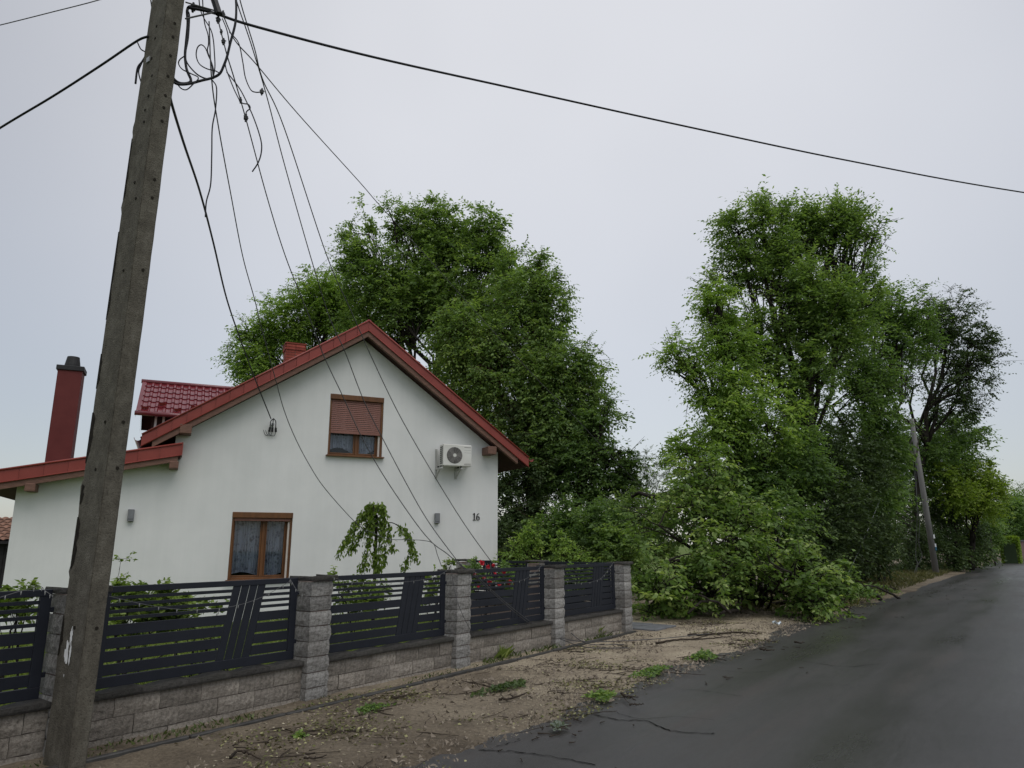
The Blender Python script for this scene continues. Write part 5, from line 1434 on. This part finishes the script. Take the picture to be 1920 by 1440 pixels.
bush('green roadside thicket toward the clipped hedge', 1860, 58, [(1850, 985, 30, 34, 60), (1858, 1012, 12, 24, 62), (1830, 1035, 26, 18, 54)], (0.22, 0.13), 'leaf_deep', 216, rc=0.8)
# thin spindly twigs hanging in front of the house trees
# --- clipped hedge far down the lane
hp = gnd_d(1893, 62)
hedge = empty('hedge', 'small clipped bright green hedge far down the lane', 'hedge', hp, F_ROT)
r = np.random.default_rng(5); n = 5200
q = r.uniform(-1, 1, (n, 3)); ax_ = r.integers(0, 3, n); q[np.arange(n), ax_] = np.sign(q[np.arange(n), ax_]) * r.uniform(.9, 1.02, n)
P = q * np.array([1.9, 0.6, 1.05]) + np.array([0, 0, 1.05])
put('crown', quads_mesh('crown', leaf_quads(r, P, unit(q + r.normal(0, .5, (n, 3))), 0.18, 0.12), M['leaf_yellow'], r.uniform(0, 0.6, n)), hedge)
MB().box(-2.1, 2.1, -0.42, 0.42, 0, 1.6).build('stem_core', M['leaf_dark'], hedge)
gate = empty('far_gatepost', 'pinkish gate wall where the lane disappears', 'wall', gnd_d(1916, 74), F_ROT)
bevel(MB().box(-2, 2, -0.3, 0.3, 0, 1.8).build('wall', M['far_wall'], gate), .05)
MB().box(-2.1, 2.1, -0.4, 0.4, 1.8, 1.92).build('coping', M['slab'], gate)

# --- the fallen tree over the verge
fb = dict(cover=2.0, rc=0.5, n_tw=6, n_lf=8, droop=0.35, fork=0.05, group=None, shell=0.40, dz=0.9, limb_r=0.5)
t_f = T('fallen_tree', 'uprooted leafy tree lying across the verge beside the corner pillar', 'tree', gnd_d(1400, 20), [(1330, 905, 52, 42, 18.5), (1300, 950, 60, 60, 18), (1235, 985, 42, 45, 17), (1390, 950, 70, 60, 18.5), (1360, 1010, 90, 62, 17.5), (1255, 1050, 70, 60, 16.6), (1460, 1010, 62, 55, 18), (1225, 1110, 42, 40, 16.2), (1300, 1110, 50, 42, 16.6), (1400, 1065, 75, 45, 16.6), (1490, 1085, 60, 46, 16.6), (1545, 1110, 50, 38, 16.6), (1510, 1130, 50, 30, 16.2), (1350, 1100, 60, 45, 18.2), (1590, 1140, 26, 16, 17.2)],
  (0.135, 0.095), 'leaf_fallen', 0.16, 121, bark='bark', trunks=1, gap=0.30, **fb)
for a, b, r0 in (((1420, 1120, 18), (1290, 1150, 15.6), .05), ((1400, 1130, 18), (1352, 1150, 15.3), .06), ((1370, 1150, 15.4), (1310, 1115, 15.2), .035), ((1490, 1110, 17), (1440, 1040, 15.4), .03), ((1440, 1140, 18), (1470, 1070, 15.6), .03), ((1240, 930, 22), (1160, 930, 26), .07)):
    P = branchpath(np.random.default_rng(int(a[0])), at(*a), at(*b), .1, 6, .05)
    MB().tube(P - np.array(t_f.location), np.linspace(r0, r0 * .45, 6), 6).build('broken_limb', M['bark'], t_f, True)
bush('low green weeds and suckers behind the corner pillar', 1220, 17.5, [(1215, 1135, 30, 26, 17.4), (1250, 1140, 34, 20, 17.6), (1290, 1150, 30, 12, 17.4)], (0.10, 0.06), 'leaf_mid', 222, rc=0.25, cover=3)
bush('torn green branches lying beyond the fallen tree by the lane', 1640, 22, [(1590, 1108, 36, 20, 21), (1640, 1108, 30, 9, 23), (1560, 1085, 44, 28, 21), (1680, 1104, 18, 5, 25)], (0.12, 0.07), 'leaf_mid', 223, rc=0.3, cover=3)

# --- garden plants behind the fence
def plant(name, label, cat, px, d, blobs, leaf, mat, seed, **kw):
    a = dict(cover=1.7, rc=0.11, n_tw=5, n_lf=6, droop=0.2, fork=0.1, group='garden plants behind the fence', trunks=3, dz=0.8, shell=0.5, limb_r=.35)
    a.update(kw)
    return T(name, label, cat, gnd_d(px, d), blobs, leaf, mat, 0.018, seed, **a)
plant('garden_shrub', 'leafy currant shrub beside the concrete pole', 'shrub', 250, 8.6, [(240, 1135, 40, 38, 8.6), (300, 1135, 45, 32, 8.8), (220, 1085, 6, 36, 8.6), (262, 1108, 16, 12, 8.6), (312, 1108, 14, 12, 8.8), (330, 1145, 60, 34, 9.0), (260, 1160, 60, 34, 8.8)], (0.075, 0.058), 'leaf_garden', 301, cover=2.5)
plant('garden_shrub', 'leafy shrub behind the slats under the ground floor window', 'shrub', 380, 9.4, [(370, 1145, 40, 28, 9.3), (410, 1148, 24, 22, 9.5), (340, 1155, 44, 30, 9.2)], (0.075, 0.058), 'leaf_garden', 302, cover=2.5)
plant('garden_shrub', 'small shrub behind the edge panel past the pole', 'shrub', 40, 8.0, [(50, 1104, 10, 8, 7.9), (30, 1138, 36, 28, 7.9), (0, 1130, 22, 18, 7.9)], (0.075, 0.058), 'leaf_garden', 303, cover=2.3)
plant('garden_shrub', 'low green shrub under the weeping tree', 'shrub', 670, 12.2, [(655, 1105, 36, 22, 12), (700, 1110, 26, 20, 12.2), (628, 1078, 8, 10, 10.8), (690, 1130, 40, 20, 12)], (0.07, 0.05), 'leaf_garden', 304, cover=2.7)
plant('garden_shrub', 'small shrub showing through the slats by the middle pillar', 'shrub', 812, 13, [(812, 1100, 14, 22, 12.6), (845, 1060, 14, 8, 13.2), (800, 1120, 20, 16, 12.6)], (0.07, 0.05), 'leaf_garden', 305, cover=2.7)
rose = plant('rose_bush', 'rose bush with red flowers behind the fence', 'rose bush', 905, 12.6, [(900, 1065, 22, 18, 12.4), (930, 1085, 30, 24, 12.4), (960, 1095, 26, 22, 12.6), (890, 1090, 22, 30, 12.4), (935, 1062, 12, 14, 12.6)], (0.065, 0.045), 'leaf_mid', 306, cover=2.0)
r = np.random.default_rng(66)
n = 90
a = r.uniform(0, 2 * math.pi, n); 
fm = leaf_quads(r, np.zeros((22, 3)), unit(r.normal(0, 1, (22, 3)) + np.array([0, 0, .25])), 0.045, 0.05, 0.0)
fme = quads_mesh('flower', fm, M['rose'])
for (px, py, s_) in ((904, 1055, 0.75), (915, 1063, .55), (928, 1074, .55), (907, 1085, 0.75), (955, 1092, 0.75), (897, 1098, .55), (925, 1060, .55), (945, 1072, .7), (918, 1092, .75), (967, 1098, .7), (890, 1078, .6), (936, 1098, .6)):
    o = put('flower', fme, rose, tuple(at(px, py, 11.95) - np.array(rose.location)), (r.uniform(0, 1), r.uniform(0, 1), r.uniform(0, 6)), (s_ * 1.4,) * 3)
plant('garden_shrub', 'flowering shrub behind the last panel', 'shrub', 1075, 15, [(1080, 1075, 26, 16, 14.6), (1110, 1080, 24, 14, 14.8), (1070, 1095, 20, 14, 14.6)], (0.06, 0.045), 'leaf_mid', 307, cover=1.8)
plant('garden_shrub', 'small low plant with pink blossom behind the long panel', 'shrub', 395, 8.6, [(395, 1196, 14, 8, 8.2), (380, 1215, 20, 10, 8.2)], (0.05, 0.035), 'leaf_garden', 308, cover=2.4)

# --- weeping tree against the wall
wb = gnd_d(706, 14.2)
weep = empty('weeping_tree', 'small weeping tree with hanging leafy strands before the white wall', 'tree', wb)
wd = MB(); r = np.random.default_rng(14)
topw = at(706, 965, 14.2)
wd.tube(branchpath(r, wb, topw, .01, 6, 0) - wb, np.linspace(.035, .028, 6), 8)
strands = [[(706, 965), (690, 960), (672, 975), (655, 1005), (645, 1020), (633, 1042)], [(706, 965), (685, 965), (668, 990), (660, 1020), (655, 1035)], [(706, 960), (692, 950), (686, 965), (690, 1000), (686, 1040), (672, 1068)],
           [(706, 958), (702, 948), (700, 965), (698, 1005), (704, 1050), (708, 1072)], [(706, 960), (715, 950), (722, 965), (720, 1000), (722, 1030), (720, 1060)], [(706, 962), (716, 960), (728, 985), (733, 1010), (738, 1035)],
           [(706, 966), (700, 975), (692, 1010), (688, 1050), (678, 1075)], [(706, 965), (714, 985), (712, 1020), (715, 1065)], [(706, 985), (730, 980), (742, 983), (752, 992), (765, 1005), (772, 1025), (768, 1045), (755, 1070)],
           [(742, 983), (758, 992), (770, 1008), (778, 1035), (783, 1055)], [(706, 962), (676, 968), (664, 985), (650, 1010), (640, 1030)], [(706, 955), (696, 947), (692, 952), (694, 975), (700, 1000)], [(706, 965), (690, 985), (676, 1000), (668, 1012), (664, 1030)],
           [(706, 958), (712, 947), (717, 955), (716, 990), (706, 1040), (700, 1060)]]
LV, LTn = [], []
for k, st in enumerate(strands):
    dd = 14.2 + r.uniform(-.35, .25)
    P = smooth_path([at(px, py, 14.2 + (dd - 14.2) * min(1, i / 2)) for i, (px, py) in enumerate(st)], 8)
    wd.tube(P - wb, np.linspace(.011, .003, len(P)), 4, False)
    L = np.linalg.norm(np.diff(P, axis=0), axis=1).sum()
    n = int(L / 0.0072) if k < 8 or k > 9 else int(L / .009)
    tt = r.uniform(0.10 if k not in (8,) else .38, 1, n) * (len(P) - 1)
    i = np.clip(tt.astype(int), 0, len(P) - 2); f = (tt - i)[:, None]
    pos = P[i] * (1 - f) + P[i + 1] * f
    pos = pos + r.normal(0, .035, (n, 3))
    axd = unit(r.normal(0, .55, (n, 3)) + np.array([0, 0, -1.0]))
    LV.append(leaf_quads(r, pos, axd, .085, .045, .2)); LTn.append(np.clip(r.normal(.5, .25, n), 0, 1))
wd.build('trunk', M['bark'], weep, True)
put('crown', quads_mesh('crown', np.concatenate(LV) - wb, M['leaf_weep'], np.concatenate(LTn)), weep)

# ------------------------------------------------------------------ storm litter on the verge and the lane
def on_verge(s, o): return fw(s, o, 0.03)
r = np.random.default_rng(77)
# shed leaves and pale chips, drifted in patches
n = 36000
s = r.uniform(-6, 22, n); o = r.uniform(0.15, 2.75, n)
dens = np.sin(s * 1.3 + o * 2.1) + 0.8 * np.sin(s * 2.9 - o * 3.3 + 1) + 0.6 * np.sin(s * 6.1 + o * 1.7 + 2)
keep = dens + r.normal(0, .5, n) > 0.55 + 0.95 * np.clip((s - 1) / 4, 0, 1) 
s, o = s[keep], o[keep]; n = len(s)
pos = F0 + s[:, None] * FU + o[:, None] * FN; pos[:, 2] = 0.034 + r.uniform(0, .012, n)
a = r.uniform(0, 2 * math.pi, n)
ax2 = np.stack([np.cos(a), np.sin(a), r.normal(0.15, .25, n)], 1)
V = leaf_quads(r, pos, ax2, .036, .021, 0.0, .2)
tn = r.uniform(0, 1, n) ** 1.5
tag(put('leaf_litter', quads_mesh('leaf_litter', V, M['leaf_litter'], tn)), 'shed leaves strewn over the dirt verge after a storm', 'leaf litter', kind='stuff')
# pale chips
mb = MB()
for k in range(1500):
    s_, o_ = r.uniform(-5.5, 6), r.uniform(.4, 2.4)
    if math.sin(s_ * 1.1 + o_ * 2.3) + r.normal(0, .4) < .1 or s_ > 2.5 and r.random() < .7: continue
    p = on_verge(s_, o_); z_ = r.uniform(.004, .013)
    vsx = [p + np.array([r.normal(0, 1) * z_, r.normal(0, 1) * z_, 0.004 + r.uniform(0, .01)]) for _ in range(4)]
    mb.add(vsx, [(0, 1, 2), (0, 2, 3), (0, 3, 1), (1, 3, 2)])
tag(mb.build('pale_chips', M['pebble']), 'pale chips and petals scattered on the dark dirt', 'chips', kind='stuff')
# crumbs of soil and gravel that break up the dirt
def crumbs(name, label, n, srange, orange, size, mat, seed):
    rq = np.random.default_rng(seed)
    s = rq.uniform(*srange, n); o = rq.uniform(*orange, n)
    k_ = np.sin(s * 2.3 + o * 3.1 + seed) + np.sin(s * 5.7 - o * 4.3) + rq.normal(0, .9, n) > -0.2
    s, o = s[k_], o[k_]; n = len(s)
    p = F0 + s[:, None] * FU + o[:, None] * FN; p[:, 2] = 0.022
    z_ = (size[0] * (size[1] / size[0]) ** (rq.uniform(0, 1, n) ** 2.5))[:, None]
    q = [p + rq.normal(0, 1, (n, 3)) * z_ * np.array([1, 1, .3]) for _ in range(3)]
    t_ = p + np.array([0, 0, 1.0]) * z_ * rq.uniform(.8, 1.6, (n, 1)) + rq.normal(0, .3, (n, 3)) * z_
    V = np.concatenate([np.stack([q[0], q[1], t_, t_ * .999 + q[0] * .001], 1), np.stack([q[1], q[2], t_, t_ * .999 + q[1] * .001], 1), np.stack([q[2], q[0], t_, t_ * .999 + q[2] * .001], 1)])
    return tag(put(name, quads_mesh(name, V, M[mat], None)), label, 'soil', kind='stuff')
crumbs('soil_crumbs', 'loose crumbs of soil and gravel over the verge', 38000, (-5, 14), (0.02, 2.6), (0.005, 0.026), 'crumb', 41)
crumbs('grit', 'fine pale grit washed over the sandy verge', 14000, (0, 14), (0.3, 2.55), (0.003, 0.010), 'pebble', 43)
# thin twigs
def twig_path(p, ang, L, rr_, n=5, kink=.22):
    P = [np.array(p, float)]; a = ang
    for k in range(n):
        a += rr_.normal(0, kink); P.append(P[-1] + np.array([math.cos(a), math.sin(a), rr_.normal(0, .03)]) * L / n)
    P = np.array(P); P[:, 2] = np.maximum(P[:, 2], p[2] - .01); return P
mb = MB(); rr2 = np.random.default_rng(88)
for k in range(2200):
    s_ = rr2.uniform(-5, 20); o_ = rr2.uniform(.3, 2.7)
    dn = math.sin(s_ * 1.3 + o_ * 2.1) + .8 * math.sin(s_ * 2.9 - o_ * 3.3 + 1)
    if dn + rr2.normal(0, .6) < (.5 if s_ < 4 else 0.75): continue
    ang = F_ROT + rr2.normal(0, .7) + (math.pi if rr2.random() < .5 else 0)
    P = twig_path(on_verge(s_, o_) + np.array([0, 0, .004]), ang, rr2.uniform(.08, .5), rr2)
    mb.tube(P, np.linspace(rr2.uniform(.003, .007), .002, len(P)), 4, False)
tag(mb.build('twig_litter', M['stick']), 'broken twigs littering the sandy verge', 'twigs', kind='stuff')
mb = MB()
for k in range(110):
    s_ = rr2.uniform(-2, 30); o_ = np.interp(s_, es, eo) + abs(rr2.normal(0, .55)) + .1
    gp = (o_ - np.interp(s_, es, eo)) / 5.6; h = 0.002 + 0.03 * (1 - (2 * gp - 1) ** 2)
    P = twig_path(fw(s_, o_, h), F_ROT + rr2.normal(0, .9), rr2.uniform(.03, .16), rr2)
    mb.tube(P, np.linspace(rr2.uniform(.004, .008), .003, len(P)), 4, False)
tag(mb.build('twig_crumbs', M['stick']), 'small bits of twig on the edge of the wet asphalt', 'twigs', kind='stuff')

def branch_thing(label, pts, r0, fork=True, seed=1):
    P = smooth_path([gnd(px, py, .045) for px, py in pts], 6)
    rq = np.random.default_rng(seed)
    P[:, 2] += np.abs(rq.normal(0, .008, len(P)))
    mb = MB().tube(P, np.linspace(r0, r0 * .4, len(P)), 6)
    b = tag(mb.build('fallen_twig', M['stick'], None, True), label, 'twig', 'fallen twigs on the verge')
    if fork:
        i = len(P) // 2; a = math.atan2(*(P[-1] - P[i])[[1, 0]]) + .8
        Q = twig_path(P[i], a, np.linalg.norm(P[-1] - P[0]) * .4, rq)
        MB().tube(Q, np.linspace(r0 * .6, r0 * .3, len(Q)), 5).build('side_twig', M['stick'], b, True)
for i, (lab, pts, r0) in enumerate([('forked dark twig on the wet dirt near the concrete pole', [(432, 1420), (445, 1410), (462, 1413), (488, 1424)], .012),
    ('straight twig lying flat before the road corner', [(570, 1422), (590, 1423), (612, 1417)], .009),
    ('long thin branch lying along the sandy verge near the middle pillar', [(935, 1312), (950, 1312), (975, 1305), (990, 1298)], .014),
    ('dark stick just off the leaf pile at the asphalt edge', [(1165, 1303), (1178, 1308), (1192, 1313)], .014),
    ('short stick lying on the asphalt below the leaf pile', [(1180, 1322), (1195, 1322), (1207, 1321)], .009),
    ('thick dark twig beside the wall foot litter', [(735, 1310), (755, 1306), (775, 1304)], .016),
    ('long bent branch across the sand before the fallen tree', [(1290, 1192), (1330, 1190), (1380, 1186), (1420, 1190)], .022),
    ('branch lying on the sand just past the paving slabs', [(1230, 1206), (1270, 1200), (1320, 1198), (1372, 1194)], .018),
    ('dark twig clump on the asphalt near the fallen tree', [(1425, 1218), (1440, 1220), (1452, 1219)], .016),
    ('small dark twig on the asphalt beyond the leaf pile', [(1490, 1204), (1500, 1206), (1508, 1205)], .016)]):
    branch_thing(lab, pts, r0, True, i)

def leafpile(name, label, cat, px, py, w_, d_, h_, n, leaf, mat, seed, tl=(0.2, 1)):
    rq = np.random.default_rng(seed); c = gnd(px, py, .02)
    rad = rq.uniform(0, 1, n) ** .6; a = rq.uniform(0, 2 * math.pi, n)
    lx = np.cos(a) * rad * w_; ly = np.sin(a) * rad * d_
    wob = 0.75 + .3 * np.sin(3 * a + seed) ; lx *= wob; ly *= wob
    pos = np.outer(lx, FU) + np.outer(ly, FN); pos[:, 2] = .01 + rq.uniform(0, 1, n) * h_ * (1 - rad ** 2)
    axd = unit(np.stack([rq.normal(0, 1, n), rq.normal(0, 1, n), rq.uniform(-.1, .7, n)], 1))
    t = empty(name, label, cat, c, 0, 'storm torn leaf piles on the verge' if name == 'leaf_pile' else None)
    put('foliage', quads_mesh('foliage', leaf_quads(rq, pos, axd, *leaf, .1), M[mat], rq.uniform(*tl, n)), t)
    mb = MB()
    for k in range(8):
        P = twig_path((rq.normal(0, w_ * .3), rq.normal(0, d_ * .3), .02), rq.uniform(0, 6), w_ * .9, rq); mb.tube(P, np.linspace(.006, .003, len(P)), 4, False)
    tag(mb.build('stems', M['stick'], t), kind='stuff')
leafpile('leaf_pile', 'bright leafy sprig pile right at the asphalt edge', 'leaf pile', 1130, 1309, .22, .17, .07, 230, (.055, .032), 'leaf_mid', 1)
leafpile('leaf_pile', 'long low pile of green sprigs in the middle of the verge', 'leaf pile', 1222, 1263, .58, .13, .06, 330, (.055, .032), 'leaf_deep', 2)
leafpile('leaf_pile', 'rounded pile of green sprigs nearest the fallen tree', 'leaf pile', 1318, 1234, .42, .2, .10, 300, (.058, .034), 'leaf_deep', 3)
leafpile('leaf_pile', 'dark matted pile of wet leaves before the middle pillar', 'leaf pile', 945, 1292, .62, .12, .05, 420, (.05, .03), 'leaf_dark', 4, (.3, 1))
leafpile('leaf_pile', 'thin scatter of greyish leaves on the asphalt', 'leaf pile', 1047, 1366, .12, .08, .03, 60, (.05, .035), 'leaf_grey', 5, (0, .4))
leafpile('weed', 'small bright weed on the wet dirt near the concrete pole', 'weed', 560, 1385, .07, .06, .05, 90, (.04, .025), 'leaf_mid', 6)
leafpile('weed', 'straggly weed patch in the leaf litter before the window pillar', 'weed', 700, 1332, .30, .14, .05, 240, (.04, .022), 'leaf_deep', 7)
leafpile('weed', 'small weed at the foot of the wall beside the concrete pole', 'weed', 205, 1300, .06, .05, .09, 70, (.05, .03), 'leaf_deep', 8)
r = np.random.default_rng(90)
for px, py, lab in ((1118, 1196, 'grass tuft at the wall foot near the corner pillar'), (935, 1238, 'grass tuft at the wall foot below the rose panel')):
    c = gnd(px, py, 0.0); n = 120
    pos = np.stack([r.normal(0, .05, n), r.normal(0, .05, n), np.full(n, .02)], 1)
    V, t = blades(n, pos, .05, .22, .012, .45, int(px))
    tf_ = empty('grass_tuft', lab, 'grass tuft', c, 0, 'grass tufts at the wall foot'); put('foliage', quads_mesh('foliage', V, M['grass'], t), tf_)
# white-blue scrap of litter at the edge of the lane
lp_ = gnd(1457, 1171, 0.03); mb = MB(); r = random.Random(3)
g_ = 6; vs = []
for i in range(g_):
    for j in range(g_):
        vs.append(((i / (g_ - 1) - .5) * .17, (j / (g_ - 1) - .5) * .12, abs(r.gauss(0.04, .025))))
mb.add(vs, [(i * g_ + j, i * g_ + j + 1, (i + 1) * g_ + j + 1, (i + 1) * g_ + j) for i in range(g_ - 1) for j in range(g_ - 1)])
o = tag(mb.build('litter_scrap', M['litter']), 'pale crumpled plastic scrap beside the fallen tree', 'litter')
o.location = tuple(lp_)
